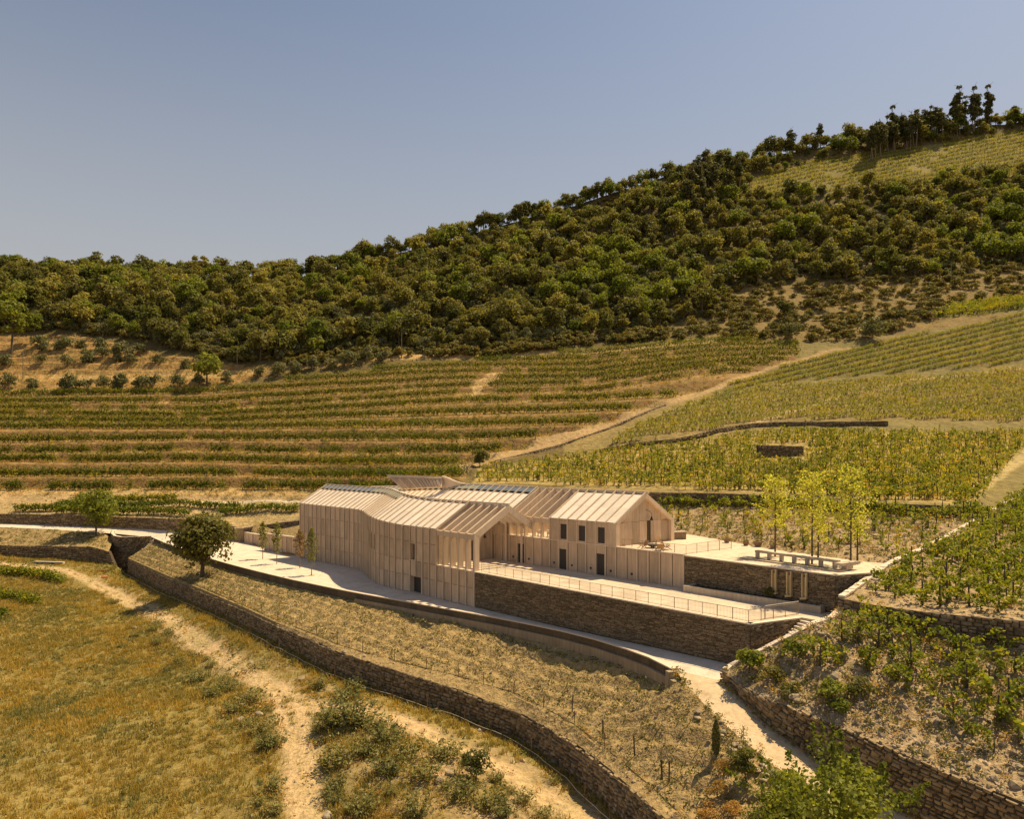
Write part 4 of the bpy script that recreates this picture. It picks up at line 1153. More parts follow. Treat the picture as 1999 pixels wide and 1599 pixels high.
# sunlit gable with frame
gi = []
xs = np.linspace(.5, 9.5, 8)
jo = LOW + 2.52
def gz(s): return EV + (RG - EV) * (s / 5 if s <= 5 else 2 - s / 5) - .42
for a, b in zip(xs[:-1], xs[1:]):
    if 5.35 < (a + b) / 2 < 6.5:
        w = (b - a) * .55
        d4 = [rpt(.42, a + .03, LOW), rpt(.42, a + w, LOW), rpt(.42, a + w, jo - .15), rpt(.42, a + .03, jo - .15)]
        mb = MB(); mb.prism([p - UV * .25 for p in d4], -UV * .05); wp(mb, 'doorway', M['tealwood'])
        mb = MB(); mb.prism([rpt(.42, a + w + .02, LOW), rpt(.42, b - .01, LOW), rpt(.42, b - .01, jo - .01), rpt(.42, a + w + .02, jo - .01)], -UV * .12); wp(mb, 'wall_panel', M['concrete'])
    else:
        mb = MB(); mb.prism([rpt(.42, a + .012, LOW), rpt(.42, b - .012, LOW), rpt(.42, b - .012, min(jo - .012, gz(b))), rpt(.42, a + .012, min(jo - .012, gz(a)))], -UV * .12); wp(mb, 'wall_panel', M['concrete'])
    r = [rpt(.42, a + .012, jo + .012), rpt(.42, b - .012, jo + .012), rpt(.42, b - .012, max(gz(b), jo + .03)), rpt(.42, a + .012, max(gz(a), jo + .03))]
    if a < 5 < b: r.insert(3, rpt(.42, 5, gz(5)))
    mb = MB(); mb.prism(r, -UV * .12); wp(mb, 'wall_panel', M['concrete'])
mb = MB(); mb.prism([rpt(.56, .3, LOW), rpt(.56, 9.7, LOW), rpt(.56, 9.7, gz(9.7)), rpt(.56, 5, gz(5)), rpt(.56, .3, gz(.3))], -UV * .1); wp(mb, 'wall_core', M['schist_back'])
fo = [(-.12, LOW + .1), (-.12, EV), (5, RG + .08), (10.1, EV + .03), (10.1, LOW)]
fi_ = [(.48, LOW + .1), (.48, EV - .12), (5, RG - .46), (9.52, EV - .12), (9.52, LOW)]
for k in range(4):
    mb = MB(); mb.prism([rpt(-.02, fo[k][0], fo[k][1]), rpt(-.02, fo[k + 1][0], fo[k + 1][1]), rpt(-.02, fi_[k + 1][0], fi_[k + 1][1]), rpt(-.02, fi_[k][0], fi_[k][1])], -UV * .42); wp(mb, 'gable_frame', M['rib'])
# bracket lamp on the sunlit gable, and one under the open frames
def lamp(p, n, u):
    mb = MB(); pts = [p + u * -.5 + ZV * .75 + n * .03, p + u * -.2 + ZV * .6 + n * .3, p + ZV * .35 + n * .45, p + n * .45]
    mb.tube(pts, .022, 5); a = wp(mb, 'wall_lamp', M['blackmetal'])
    mb = MB(); mb.tube([p + n * .45 + ZV * .02, p + n * .45 - ZV * .12, p + n * .45 - ZV * .42], [.05, .10, .19], 10); wp(mb, 'lamp_shade', M['blackmetal'], a)
lamp(rpt(.42, 5.9, LOW + 3.0), UV, VV)
lamp(fa(7.2, 6.9, 3.2), UV, VV)
# the raised canopy at the far side of the roof
cn = [W(754, 927, 116), W(864, 931, 107), W(892, 941, 106), W(908, 946, 105.5), W(783, 953, 112.5)]
top = [W(754, 927, 116), W(864, 931, 107.5)]; low = [W(785, 955, 112.4), W(861, 950, 106.2)]
nrm = np.cross(top[1] - top[0], low[0] - top[0]); nrm /= np.linalg.norm(nrm); nrm = nrm if nrm[1] < 0 else -nrm
mb = MB(); mb.prism([top[0], top[1], low[1], low[0]], -nrm * .35); can = wp(mb, 'canopy', M['concrete'])
for k in range(14):
    f0, f1 = (k + .12) / 14, (k + .88) / 14
    a = top[0] + (top[1] - top[0]) * f0 * .93; b = top[0] + (top[1] - top[0]) * f1 * .93; c = low[0] + (low[1] - low[0]) * f1; d = low[0] + (low[1] - low[0]) * f0
    e = .24
    mb = MB(); mb.prism([a + (d - a) * e, b + (c - b) * e, c, d], nrm * .06); wp(mb, 'soffit_slat', M['concrete'], can)
mb = MB(); mb.prism([top[0], top[1], top[1] + (low[1] - top[1]) * .2, top[0] + (low[0] - top[0]) * .2], nrm * .1); wp(mb, 'fascia', M['rib'], can)
cur = smooth_line([top[1], W(872, 933, 107), W(888, 941, 106.3), W(905, 945.5, 105.5), W(918, 946.5, 104.3)], 2)
mb = MB()
for a, b in zip(cur[:-1], cur[1:]):
    lo_a, lo_b = np.array((a[0], a[1], 8.2)), np.array((b[0], b[1], 8.2)); mb.hexa([lo_a, lo_b, lo_b + (.3, .4, 0), lo_a + (.3, .4, 0)], [a, b, b + (.3, .4, 0), a + (.3, .4, 0)])
wp(mb, 'canopy_flank', M['rib'], can)
mb = MB()
for a, b in zip(cur[:-1], cur[1:]): mb.bar(a + (0, 0, .05), b + (0, 0, .05), .3, .18)
wp(mb, 'canopy_edge', M['edge'], can)

# ribbed garden walls left of the winery
def ribbed_wall(name, label, a, b, h, bays):
    root = thing(name, label, 'wall', tuple(a)); a_, b_ = np.zeros(3), np.asarray(b) - np.asarray(a)
    n = outn(a_[:], b_); mb = MB(); mb.prism([a_, b_, b_ + ZV * h, a_ + ZV * h], -n * .3); mb.build('wall_core', M['schist_back'], root)
    for k in range(bays):
        p, q = a_ + (b_ - a_) * (k + .02) / bays, a_ + (b_ - a_) * (k + .98) / bays
        mb = MB(); mb.prism([p, q, q + ZV * (h - .02), p + ZV * (h - .02)], n * .08); mb.build('wall_panel', M['concrete'], root)
    for k in range(bays + 1):
        p = a_ + (b_ - a_) * k / bays; mb = MB(); mb.bar(p + n * .08, p + n * .08 + ZV * h, .13, .3, up=n); mb.build('rib', M['rib'], root)
    mb = MB(); mb.bar(a_ + ZV * (h + .06) - n * .1, b_ + ZV * (h + .06) - n * .1, .55, .12); mb.build('coping', M['edge'], root)
    return root
g0, g1 = G(518, 1075, -4), FCV[NB] + VV * .9
ribbed_wall('ribbed_wall', 'pale ribbed concrete wall running on from the left end of the winery', g0, g1, 3.1, 9)
ribbed_wall('ribbed_wall', 'lower ribbed concrete wall behind the slim trees beside the stone pier', G(479, 1060.5, -4), G(519, 1068.5, -4), 2.1, 5)
pr = thing('stone_pier', 'square stone gate pier at the end of the lower ribbed wall', 'pier', tuple(G(470, 1059, -4)))
mb = MB(); mb.box((0, 0, 1.45), (.9, .9, 1.45)); mb.build('shaft', M['rubble'], pr)
mb = MB(); mb.box((0, 0, 2.98), (1.0, 1.0, .08)); mb.build('cap', M['edge'], pr)
w11t = [W(476, 1031, 146.8), W(520, 1025, 146.5), W(557, 1019.5, 146), W(590, 1016.5, 145)]; 
stone_wall('drystone_wall', 'dark retaining wall rising behind the ribbed walls', w11t, [p - (0, 0, h) for p, h in zip(w11t, (2.6, 3.3, 4.0, 4.6))], .7, .28, 'schist', 'schist_back', .08, .5, seed=19, cap=(.4, .1, .04))
# ------------------------------------------------------------------ plants: meshes
def cards(C, size, nrm=None, r=None, aspect=.8, jit=.8):
    """leaf-sized faces: one slightly folded quad each"""
    r = r or rng; n = len(C); C = np.asarray(C, float)
    d = r.normal(size=(n, 3)); d /= np.linalg.norm(d, axis=1)[:, None]
    if nrm is not None: d = nrm + d * jit; d /= np.linalg.norm(d, axis=1)[:, None] + 1e-9
    a = np.cross(d, r.normal(size=(n, 3))); a /= np.linalg.norm(a, axis=1)[:, None] + 1e-9
    b = np.cross(d, a); s = np.asarray(size).reshape(-1, 1) * np.ones((n, 1))
    V = np.stack([C - a * s, C - b * s * aspect + d * s * .15, C + a * s, C + b * s * aspect + d * s * .15], 1).reshape(-1, 3)
    return V, np.arange(4 * n, dtype=np.int32).reshape(n, 4)

def crown_pts(r, nb, rx, rz, zc, nl, br=(.34, .6), low=-.6):
    P, Nn = [], []; cs = []
    while len(cs) < nb:
        q = r.uniform(-1, 1, 3)
        if np.linalg.norm(q) < 1 and q[2] > low: cs.append(q)
    per = max(4, nl // nb)
    for q in cs:
        c = q * np.array((rx, rx, rz)) * .72 + (0, 0, zc); R = rx * r.uniform(*br)
        d = r.normal(size=(per, 3)); d /= np.linalg.norm(d, axis=1)[:, None]; d[:, 2] = np.where(d[:, 2] < -.35, -d[:, 2], d[:, 2])
        P.append(c + d * R * r.uniform(.55, 1.05, (per, 1)) * (1, 1, .8)); Nn.append(d)
    return np.concatenate(P), np.concatenate(Nn)

def trunk_mesh(name, r, h, rad, limbs, mat, spread=.5, lean=.05):
    mb = MB(); top = np.array((r.uniform(-lean, lean) * h, r.uniform(-lean, lean) * h, h))
    mb.tube([np.array((0, 0, -.3)), top * .5 + r.uniform(-.05, .05, 3) * h, top], [rad, rad * .8, rad * .45], 7)
    for k in range(limbs):
        t = r.uniform(.45, .95); a = 2 * math.pi * k / max(limbs, 1) + r.uniform(-.5, .5); L = h * spread * r.uniform(.6, 1.1)
        p = top * t; q = p + np.array((math.cos(a) * L, math.sin(a) * L, L * .9))
        mb.tube([p, (p + q) / 2 + (0, 0, L * .06), q], [rad * .5, rad * .35, rad * .14], 5)
    return mb.mesh(name, mat)

def tree_kind(kind, n, seed, H, rx, rz, nb, nl, ls, leaf, bark, trunk_r, th=.45, limbs=4, br=(.34, .6), low=-.6, jit=.8, spread=.5):
    out = []
    for k in range(n):
        r = np.random.default_rng(seed + k); h = H * r.uniform(.88, 1.12)
        P, Nn = crown_pts(r, nb, rx * r.uniform(.85, 1.15), rz, h - rz * .95, nl, br, low)
        V, Fc = cards(P, ls * r.uniform(.6, 1.35, len(P)), Nn, r, .75, jit)
        out.append((mk_mesh('crown', V, Fc, M[leaf]), trunk_mesh('trunk', r, h * th + .5, trunk_r, limbs, M[bark], spread)))
    return out

KINDS = {
    'oak': tree_kind('oak', 6, 100, 6.4, 2.9, 3.1, 15, 760, .31, 'oak', 'bark', .22, low=-.75),
    'darkoak': tree_kind('darkoak', 5, 120, 7.4, 3.3, 3.6, 17, 900, .33, 'oakdark', 'bark', .25, low=-.8),
    'bright': tree_kind('bright', 4, 140, 6.8, 3.1, 3.2, 15, 800, .32, 'oakbright', 'bark', .2, low=-.75),
    'olive': tree_kind('olive', 5, 160, 3.1, 2.0, 1.75, 11, 620, .2, 'olive', 'barkp', .16, .4, 3, low=-.8),
    'scrub': tree_kind('scrub', 4, 180, 1.8, 1.5, .95, 8, 260, .22, 'scrub', 'bark', .05, .3, 3, low=-.5),
    'euca': tree_kind('euca', 4, 200, 21, 3.2, 8.6, 18, 900, .55, 'euca', 'barkp', .26, .93, 4, br=(.4, .75), low=-.95, spread=.12),
    'pine': tree_kind('pine', 2, 220, 15, 4.2, 6.2, 22, 1500, .38, 'oakbright', 'bark', .3, .7, 6, br=(.28, .5), low=-.9, spread=.2),
}
def plant_tree(kind, k, p, sc, name, label, cat='tree', group=None, rz=None, parts=('crown', 'trunk')):
    root = thing(name, label, cat, tuple(p), random.uniform(0, 6.28) if rz is None else rz, group)
    root.scale = (sc, sc, sc * random.uniform(.9, 1.1))
    c, t = KINDS[kind][k % len(KINDS[kind])]
    obj(parts[0], c, root); obj(parts[1], t, root)
    return root

# ------------------------------------------------------------------ scatter (uncountable cover)
def scatter(name, srcs, P, rot, scl, idx, label=None):
    coll = bpy.data.collections.new(name + '_kinds')
    for k, me in enumerate(srcs):
        o = bpy.data.objects.new('kind_%02d' % k, me); coll.objects.link(o)
    me = bpy.data.meshes.new(name); P = np.asarray(P, np.float32); n = len(P)
    me.vertices.add(n); me.vertices.foreach_set('co', P.ravel())
    for nm, ty, dat, key in (('rot', 'FLOAT_VECTOR', rot, 'vector'), ('scl', 'FLOAT', scl, 'value'), ('kind', 'INT', idx, 'value')):
        at = me.attributes.new(nm, ty, 'POINT'); at.data.foreach_set(key, np.asarray(dat, np.int32 if ty == 'INT' else np.float32).ravel())
    o = obj(name, me, kind='stuff')
    if label: o['label'] = label
    ng = bpy.data.node_groups.new(name, 'GeometryNodeTree')
    ng.interface.new_socket('Geometry', in_out='INPUT', socket_type='NodeSocketGeometry'); ng.interface.new_socket('Geometry', in_out='OUTPUT', socket_type='NodeSocketGeometry')
    n_, l_ = ng.nodes, ng.links
    gi_, go = n_.new('NodeGroupInput'), n_.new('NodeGroupOutput'); ci = n_.new('GeometryNodeCollectionInfo'); ci.inputs[0].default_value = coll; ci.inputs['Separate Children'].default_value = True; ci.inputs['Reset Children'].default_value = True
    io = n_.new('GeometryNodeInstanceOnPoints'); io.inputs['Pick Instance'].default_value = True
    def attr(nm, ty):
        a = n_.new('GeometryNodeInputNamedAttribute'); a.data_type = ty; a.inputs[0].default_value = nm; return a.outputs[0]
    l_.new(gi_.outputs[0], io.inputs['Points']); l_.new(ci.outputs[0], io.inputs['Instance']); l_.new(attr('kind', 'INT'), io.inputs['Instance Index'])
    e = n_.new('FunctionNodeEulerToRotation'); l_.new(attr('rot', 'FLOAT_VECTOR'), e.inputs[0]); l_.new(e.outputs[0], io.inputs['Rotation'])
    l_.new(attr('scl', 'FLOAT'), io.inputs['Scale']); l_.new(io.outputs[0], go.inputs[0])
    md = o.modifiers.new('scatter', 'NODES'); md.node_group = ng
    return o
def rots(n, tilt=.1, r=None):
    r = r or rng; return np.c_[r.normal(0, tilt, n), r.normal(0, tilt, n), r.uniform(0, 6.283, n)]
def joined(pair):
    """crown and trunk in one mesh with both materials, for distant cover"""
    (c, t) = pair; b = bmesh.new(); b.from_mesh(c); nf = len(b.faces); b.from_mesh(t)
    b.faces.ensure_lookup_table()
    for f in b.faces[nf:]: f.material_index = 1
    me = bpy.data.meshes.new('tree'); b.to_mesh(me); b.free(); me.materials.append(c.materials[0]); me.materials.append(t.materials[0]); return me

# ------------------------------------------------------------------ the wood on the hill
R1 = np.random.default_rng(21)
def poisson(px, y, P, dmin):
    keep, cell = [], {}
    for i in range(len(P)):
        g = (int(P[i, 0] // dmin), int(P[i, 1] // dmin)); ok = True
        for a in (-1, 0, 1):
            for b in (-1, 0, 1):
                for j in cell.get((g[0] + a, g[1] + b), ()):
                    if (P[i, 0] - P[j, 0]) ** 2 + (P[i, 1] - P[j, 1]) ** 2 < dmin * dmin: ok = False
        if ok: cell.setdefault(g, []).append(i); keep.append(i)
    return np.array(keep)
SKY = [(p, YG[i, -1]) for i, p in enumerate(PXS)]
SKX, SKYY = PXS, YG[:, -1]
FOR = [(-300, 650), (0, 650), (120, 644), (290, 668), (400, 698), (470, 712), (560, 702), (640, 692), (760, 686), (960, 680), (1080, 668), (1200, 655), (1300, 640), (1380, 616), (1450, 565), (1560, 548), (1700, 552), (1850, 540), (1999, 515), (2250, 490)]
n = 60000
px = R1.uniform(-200, 2200, n); yb = np.interp(px, [a for a, _ in FOR], [b for _, b in FOR]); ys = np.interp(px, SKX, SKYY)
y = ys - 1 + (yb - ys + 1) * R1.uniform(0, 1, n) ** .75
m = ~in_poly(np.c_[px, y], VTP) & ~in_poly(np.c_[px, y], OLIVEP); px, y = px[m], y[m]
H = hill(px, y); kp = poisson(px, y, H, 4.7); px, y, H = px[kp], y[kp], H[kp]
print('forest', len(px))
# openness: bare patches on the right flank
op = fbm(H, 26, 3, 11); thin = (np.interp(px, [1250, 1500], [0, 1]) * np.interp(y, [420, 560], [.0, .5])) > (op + .8)
px, y, H = px[~thin], y[~thin], H[~thin]
inview = (px > -20) & (px < 2020)
order = np.argsort(np.where(inview, H[:, 1], 1e5))
near = order[:285]; rest = order[285:]
def kind_at(px, y, u):
    if ((px - 1200) / 75) ** 2 + ((y - 570) / 42) ** 2 < 1: return 'bright'
    if ((px - 1985) / 85) ** 2 + ((y - 470) / 60) ** 2 < 1: return 'bright'
    if u < .2: return 'bright'
    return 'darkoak' if u < .42 else 'oak'
LBL = {'oak': 'rounded olive green oak among the many trees of the hillside wood', 'darkoak': 'broad dark green oak among the many trees of the hillside wood', 'bright': 'fresh green leafy tree among the darker oaks of the hillside wood'}
GRP = {'oak': 'oaks of the hillside wood', 'darkoak': 'dark oaks of the hillside wood', 'bright': 'bright trees of the hillside wood'}
for i in near:
    k = kind_at(px[i], y[i], R1.uniform()); sc = R1.choice([.45, .65, .9, 1.1, 1.3, 1.65])
    plant_tree(k, int(R1.integers(5)), H[i] - (0, 0, .2), sc, 'oak_tree' if k != 'bright' else 'leafy_tree', LBL[k], 'tree', GRP[k])
src, lut = [], {}
for k in ('oak', 'darkoak', 'bright', 'scrub', 'olive'):
    lut[k] = []
    for pr_ in KINDS[k]: lut[k].append(len(src)); src.append(joined(pr_))
ks = [kind_at(px[i], y[i], R1.uniform()) for i in rest]
rx_ = np.arange(-150, 2200, 7.) + R1.normal(0, 3, 336); rl = hill(rx_, np.interp(rx_, SKX, SKYY) + R1.uniform(.3, 4, len(rx_))); nr_ = len(rest); HR = np.concatenate([H[rest], rl]); ks += [('darkoak', 'oak', 'bright')[int(R1.integers(3))] for _ in rl]
scatter('far_wood', src, HR - (0, 0, .3), rots(len(HR), .05, R1), np.r_[R1.choice([.4, .6, .85, 1.0, 1.3, 1.7], nr_), R1.choice([.5, .7, .9, 1.1, 1.4], len(rl))], [lut[k][int(R1.integers(len(lut[k])))] for k in ks], 'dense mass of dark oaks covering the far hillside')
# undergrowth between the trees
n = 5200; q = R1.uniform(-100, 2100, n); yb = np.interp(q, [a for a, _ in FOR], [b for _, b in FOR]); ys = np.interp(q, SKX, SKYY); yy = ys + (yb - ys) * R1.uniform(0, 1, n) ** .7
m = ~in_poly(np.c_[q, yy], VTP) & ~in_poly(np.c_[q, yy], OLIVEP); U = hill(q[m], yy[m])
ks = np.where(R1.uniform(size=len(U)) < .7, 'scrub', 'olive')
# scrub slope on the right and banks under the wood
SCR = [(1250, 668), (1380, 618), (1450, 562), (1700, 548), (1999, 512), (2100, 500), (2100, 560), (1870, 598), (1820, 625), (1720, 655), (1640, 668), (1400, 664)]
n = 1300; q2 = R1.uniform(1250, 2100, n); y2 = R1.uniform(500, 670, n); m = in_poly(np.c_[q2, y2], SCR); U2 = hill(q2[m], y2[m])
q3 = R1.uniform(540, 1300, 260); y3 = np.interp(q3, [540, 640, 760, 960, 1080, 1200, 1300], [722, 702, 694, 688, 676, 664, 655]) + R1.uniform(-8, 8, 260); U3 = hill(q3, y3)
UU = np.concatenate([U, U2, U3]); kk = list(ks) + ['scrub'] * (len(U2) + len(U3))
scatter('undergrowth', src, UU - (0, 0, .15), rots(len(UU), .1, R1), R1.uniform(.6, 1.7, len(UU)), [lut[k][int(R1.integers(4))] for k in kk], 'low brown and green scrub under and beside the wood')

# eucalyptus stands on the ridge
for (cx, cy, nn, wx, wy, s0, lab, grp) in ((1385, 388, 30, 66, 32, .85, 'tall slim eucalyptus in the stand left of the top vineyard', 'eucalyptus stand left of the top vineyard'),
                                      (1815, 274, 46, 118, 11, 1.05, 'tall dark eucalyptus in the row above the top vineyard', 'eucalyptus row above the top vineyard')):
    for k in range(nn):
        u = cx + R1.uniform(-1, 1) * wx; v = cy + R1.uniform(-1, 1) * wy - (u - cx) * .28
        plant_tree('euca', k, hill(u, max(v, np.interp(u, SKX, SKYY) + 1))[0], s0 * R1.uniform(.7, 1.15), 'eucalyptus_tree', lab, 'tree', grp)
for (u, dv, s, k, lab) in ((1545, 2, .85, 'euca', 'lone slender tree on the ridge, left of the long eucalyptus row'), (1600, 4, .7, 'euca', 'slim tree on the ridge just left of the long eucalyptus row'),
                      (605, 6, 1.75, 'darkoak', 'tall dark tree standing out on the low part of the ridge'), (290, 5, 1.7, 'oak', 'big rounded tree on the left skyline'), (380, 4, 1.6, 'oak', 'tall thin crowned tree on the left skyline, second from the big rounded one'),
                      (440, 3, 1.25, 'oak', 'small topped tree on the left skyline before the dip'), (482, 3, 1.3, 'darkoak', 'knobbly dark tree on the left skyline beside the dip'), (960, 5, 1.2, 'darkoak', 'dark tree with a small tuft above the middle of the ridge'),
                      (1980, 3, 2.0, 'oak', 'large tree on the skyline at the right edge')):
    plant_tree(k, int(R1.integers(4)), hill(u, np.interp(u, SKX, SKYY) + dv)[0], s, 'ridge_tree', lab)
# pines at the left border of the wood
plant_tree('pine', 0, hill(22, 690)[0], 1.35, 'pine_tree', 'big feathery pale green pine at the left edge of the wood')
plant_tree('pine', 1, hill(66, 672)[0], .9, 'pine_tree', 'smaller feathery pine beside the big pine at the left edge')
# olives and shrubs round the dry terraces
zo = [(200, 545), (320, 560), (400, 545), (480, 562), (215, 572), (200, 635), (328, 638), (425, 615), (575, 620), (640, 628), (680, 575), (770, 625), (30, 635), (560, 600), (290, 560), (500, 590), (610, 600)]
for k, (a, b) in enumerate(zo): plant_tree('olive', k, hill(a * .4, 460 + b * .4)[0], R1.uniform(1.2, 1.9), 'olive_tree', 'grey green olive on the dry golden terraces below the wood', 'tree', 'olives on the golden terraces')
zl = [(40, 745), (160, 745), (300, 755), (350, 757), (430, 752), (505, 750), (570, 750), (600, 745), (680, 742), (740, 750), (865, 738), (905, 650), (970, 735), (1110, 720), (1265, 690), (1360, 685), (1445, 672), (1525, 662), (1790, 618), (1870, 625), (1700, 640), (1620, 650)]
for k, (a, b) in enumerate(zl): plant_tree('olive', k + 1, hill(a * .4, 460 + b * .4)[0], R1.uniform(1.2, 1.9), 'olive_bush', 'grey green rounded bush along the dirt track above the vine rows', 'bush', 'bushes along the upper dirt track')
plant_tree('bright', 1, hill(404, 752)[0], 1.6, 'leafy_tree', 'tall fresh green tree between the dirt track and the vine rows')
for k, (a, b, s, kd, lab) in enumerate([(1542, 664, 2.1, 'olive', 'big grey green bush at the top edge of the vineyard, left one'), (1703, 664, 2.3, 'olive', 'big grey green bush at the top edge of the vineyard, right one'), (1531, 628, 1.0, 'darkoak', 'dark round tree alone on the scrubby slope'),
                       (1673, 628, 1.0, 'olive', 'pale small olive on the scrubby slope'), (1464, 625, 1.1, 'olive', 'upright pale olive at the left of the scrubby slope'), (1582, 618, .9, 'olive', 'pale olive in the middle of the scrubby slope')]):
    plant_tree(kd, k, hill(a, b)[0], s, 'olive_bush' if kd == 'olive' else 'oak_tree', lab, 'bush' if kd == 'olive' else 'tree')

# ------------------------------------------------------------------ terraced vine rows
R2 = np.random.default_rng(33)
ORD = ['lowest', 'second lowest', 'third from the bottom', 'fourth from the bottom', 'fifth from the bottom', 'sixth from the bottom', 'seventh from the bottom', 'eighth, in the middle', 'seventh from the top', 'sixth from the top', 'fifth from the top', 'fourth from the top', 'third from the top', 'second from the top', 'topmost']
SPARSE = {0: .45, 3: .35, 4: .15, 8: .3, 9: .2}
for k in range(len(RY)):
    xs = np.arange(-60, 1580, 3.0); ysr = row_y(k, xs)
    ok = in_poly(np.c_[xs, ysr], LFIELD) & ~in_poly(np.c_[xs, ysr], [(905, 790), (990, 728), (960, 728), (925, 745)]) & (line_dist(np.c_[xs, ysr], DROAD) > np.interp(xs, [900, 1300, 1500], [13, 8, 5]))
    ok &= ~((ysr > 925) & (xs > 905))
    gaps = fbm(np.c_[xs, np.full(len(xs), k * 77.)], 24, 2, 5) < -.62 + SPARSE.get(k, 0) * 1.3
    ok &= ~gaps
    if ok.sum() < 8: continue
    P = hill(xs[ok], ysr[ok] - .6); n = len(P)
    den = 34; C = np.repeat(P, den, 0) + np.c_[R2.normal(0, .55, n * den), R2.normal(0, .26, n * den), np.abs(R2.normal(1.15, .52, n * den)) * np.repeat(R2.uniform(.8, 1.25, n), den)]
    V, Fc = cards(C, R2.uniform(.13, .27, len(C)), None, R2)
    base = P.mean(0)
    root = thing('vine_row', 'green vine row along the terraced slope behind the winery, ' + ORD[k], 'vine row', tuple(base), 0, 'vine rows of the terraced slope')
    obj('foliage', mk_mesh('foliage', V - base, Fc, M['vinerow']), root)
    mb = MB()
    for p in P[::3]: mb.bar(p - base - (0, 0, .2), p - base + (0, 0, 1.0), .07)
    mb.build('stems', M['bark'], root, 'stuff')
# hedge-like rows between the pale roads on the left
for k, (pl, lab) in enumerate([([(110, 990), (190, 985), (300, 977), (345, 976)], 'dark green trellised vine row nearest the sandy strip'), ([(30, 1000), (110, 996), (230, 992), (300, 990), (420, 992), (470, 993)], 'dark green trellised vine row in the middle, behind the round tree'),
                          ([(110, 1003), (200, 1004), (300, 1005), (370, 1009)], 'dark green trellised vine row right above the brown stone wall'), ([(430, 1003), (500, 1000), (560, 998), (585, 994)], 'dark green vine row reaching the left end of the winery')]):
    a = np.array(pl, float); xs = np.arange(a[0, 0], a[-1, 0], 2.5); P = hill(xs, np.minimum(np.interp(xs, a[:, 0], a[:, 1]), np.interp(xs, FPX, FY) - .5)); n = len(P); den = 26
    C = np.repeat(P, den, 0) + np.c_[R2.normal(0, .45, n * den), R2.normal(0, .45, n * den), np.abs(R2.normal(1.0, .35, n * den))]
    V, Fc = cards(C, R2.uniform(.13, .26, len(C)), None, R2); b0 = P.mean(0)
    root = thing('vine_row', lab, 'vine row', tuple(b0), 0, 'trellised rows beside the pale road'); obj('foliage', mk_mesh('foliage', V - b0, Fc, M['vinerow']), root)
    mb = MB()
    for p in P[::4]: mb.bar(p - b0 - (0, 0, .2), p - b0 + (0, 0, 1.1), .08)
    mb.build('stems', M['bark'], root, 'stuff')

# ------------------------------------------------------------------ single vines
def vine_parts(seed, leaf, nl=60, h=1.35, stake=True):
    r = np.random.default_rng(seed); az = r.uniform(0, 6.28); dx = np.array((math.cos(az), math.sin(az), 0.)); P = []
    shoots = r.integers(3, 6)
    for s in range(shoots):
        a = az + r.normal(0, 1.4); d = np.array((math.cos(a), math.sin(a), 0.)); L = r.uniform(.7, 1.6); hh = h * r.uniform(.6, 1.05)
        m_ = nl // shoots; t = r.uniform(.12, 1, m_)[:, None]
        P.append(d * L * t ** 1.3 + np.array((0, 0, 1.)) * hh * np.sin(np.clip(t * 1.9, 0, 2.4)) + r.normal(0, .11, (m_, 3)))
    P = np.concatenate(P); P[:, 2] = np.abs(P[:, 2]); V, Fc = cards(P, r.uniform(.085, .17, len(P)), np.tile((0, 0, .6), (len(P), 1)), r, .85, 1.0)
    mb = MB(); mb.tube([(0.06, 0, -.15), (.09, .05, .35), (.02, .03, .75)], [.05, .04, .025], 5)
    st = MB(); ln = r.normal(0, .06, 2); st.bar((0, 0, -.25), (ln[0], ln[1], r.uniform(1.35, 1.75)), .075)
    return mk_mesh('foliage', V, Fc, M[leaf]), mb.mesh('stem', M['bark']), st.mesh('stake', M['stake'])
VINES = [vine_parts(300 + k, 'vine', 100) for k in range(8)]
def join_all(parts):
    b = bmesh.new(); mats = []
    for me_ in parts:
        nf = len(b.faces); b.from_mesh(me_); b.faces.ensure_lookup_table()
        if me_.materials[0].name not in [x.name for x in mats]: mats.append(me_.materials[0])
        mi = [x.name for x in mats].index(me_.materials[0].name)
        for f in b.faces[nf:]: f.material_index = mi
    o = bpy.data.meshes.new('vine'); b.to_mesh(o); b.free()
    for x in mats: o.materials.append(x)
    return o
def rows_in(reg, dirv, row, step, r, jit=.25):
    d = np.array(dirv[:2]) / np.linalg.norm(dirv[:2]); e = np.array((-d[1], d[0])); c = reg.poly[:, :2].mean(0)
    u, v = np.meshgrid(np.arange(-90, 90, step), np.arange(-90, 90, row)); Q = c + u.ravel()[:, None] * d + v.ravel()[:, None] * e + r.normal(0, jit, (u.size, 2))
    Q = Q[in_poly(Q, reg.poly)]; Q = Q[reg.edge(Q) > .6]; return np.c_[Q, reg.height(Q)]
spots = []
for reg, dv, rw, stp, nm in ((v1, W6B[2] - W6B[0], 1.75, 1.15, 'lower'), (v2, P2T[4] - P2T[1], 1.65, 1.0, 'upper')):
    Q = rows_in(reg, dv, rw, stp, R2, .22); px, y = to_img(Q)
    if nm == 'lower':
        # bare stony margin towards the wall
        dd = line_dist(Q, W5T); dl_ = line_dist(Q, P1T); keep = (dd > 3.4 + 1.6 * fbm(Q, 3, 2, 3)) & (dl_ > 2.3); Q = Q[keep]
    else:
        keep = (line_dist(Q, W6T) > 1.6 + .8 * fbm(Q, 2, 2, 3)) & (R2.uniform(size=len(Q)) < .82) & (line_dist(Q, P2T) > .9); Q = Q[keep]
    px, y = to_img(Q)
    for p, a, b in zip(Q, px, y):
        if a < 2420 and b < 1720: spots.append((nm, p))
ONES = ['', 'first', 'second', 'third', 'fourth', 'fifth', 'sixth', 'seventh', 'eighth', 'ninth', 'tenth', 'eleventh', 'twelfth', 'thirteenth', 'fourteenth', 'fifteenth', 'sixteenth', 'seventeenth', 'eighteenth', 'nineteenth', 'twentieth']
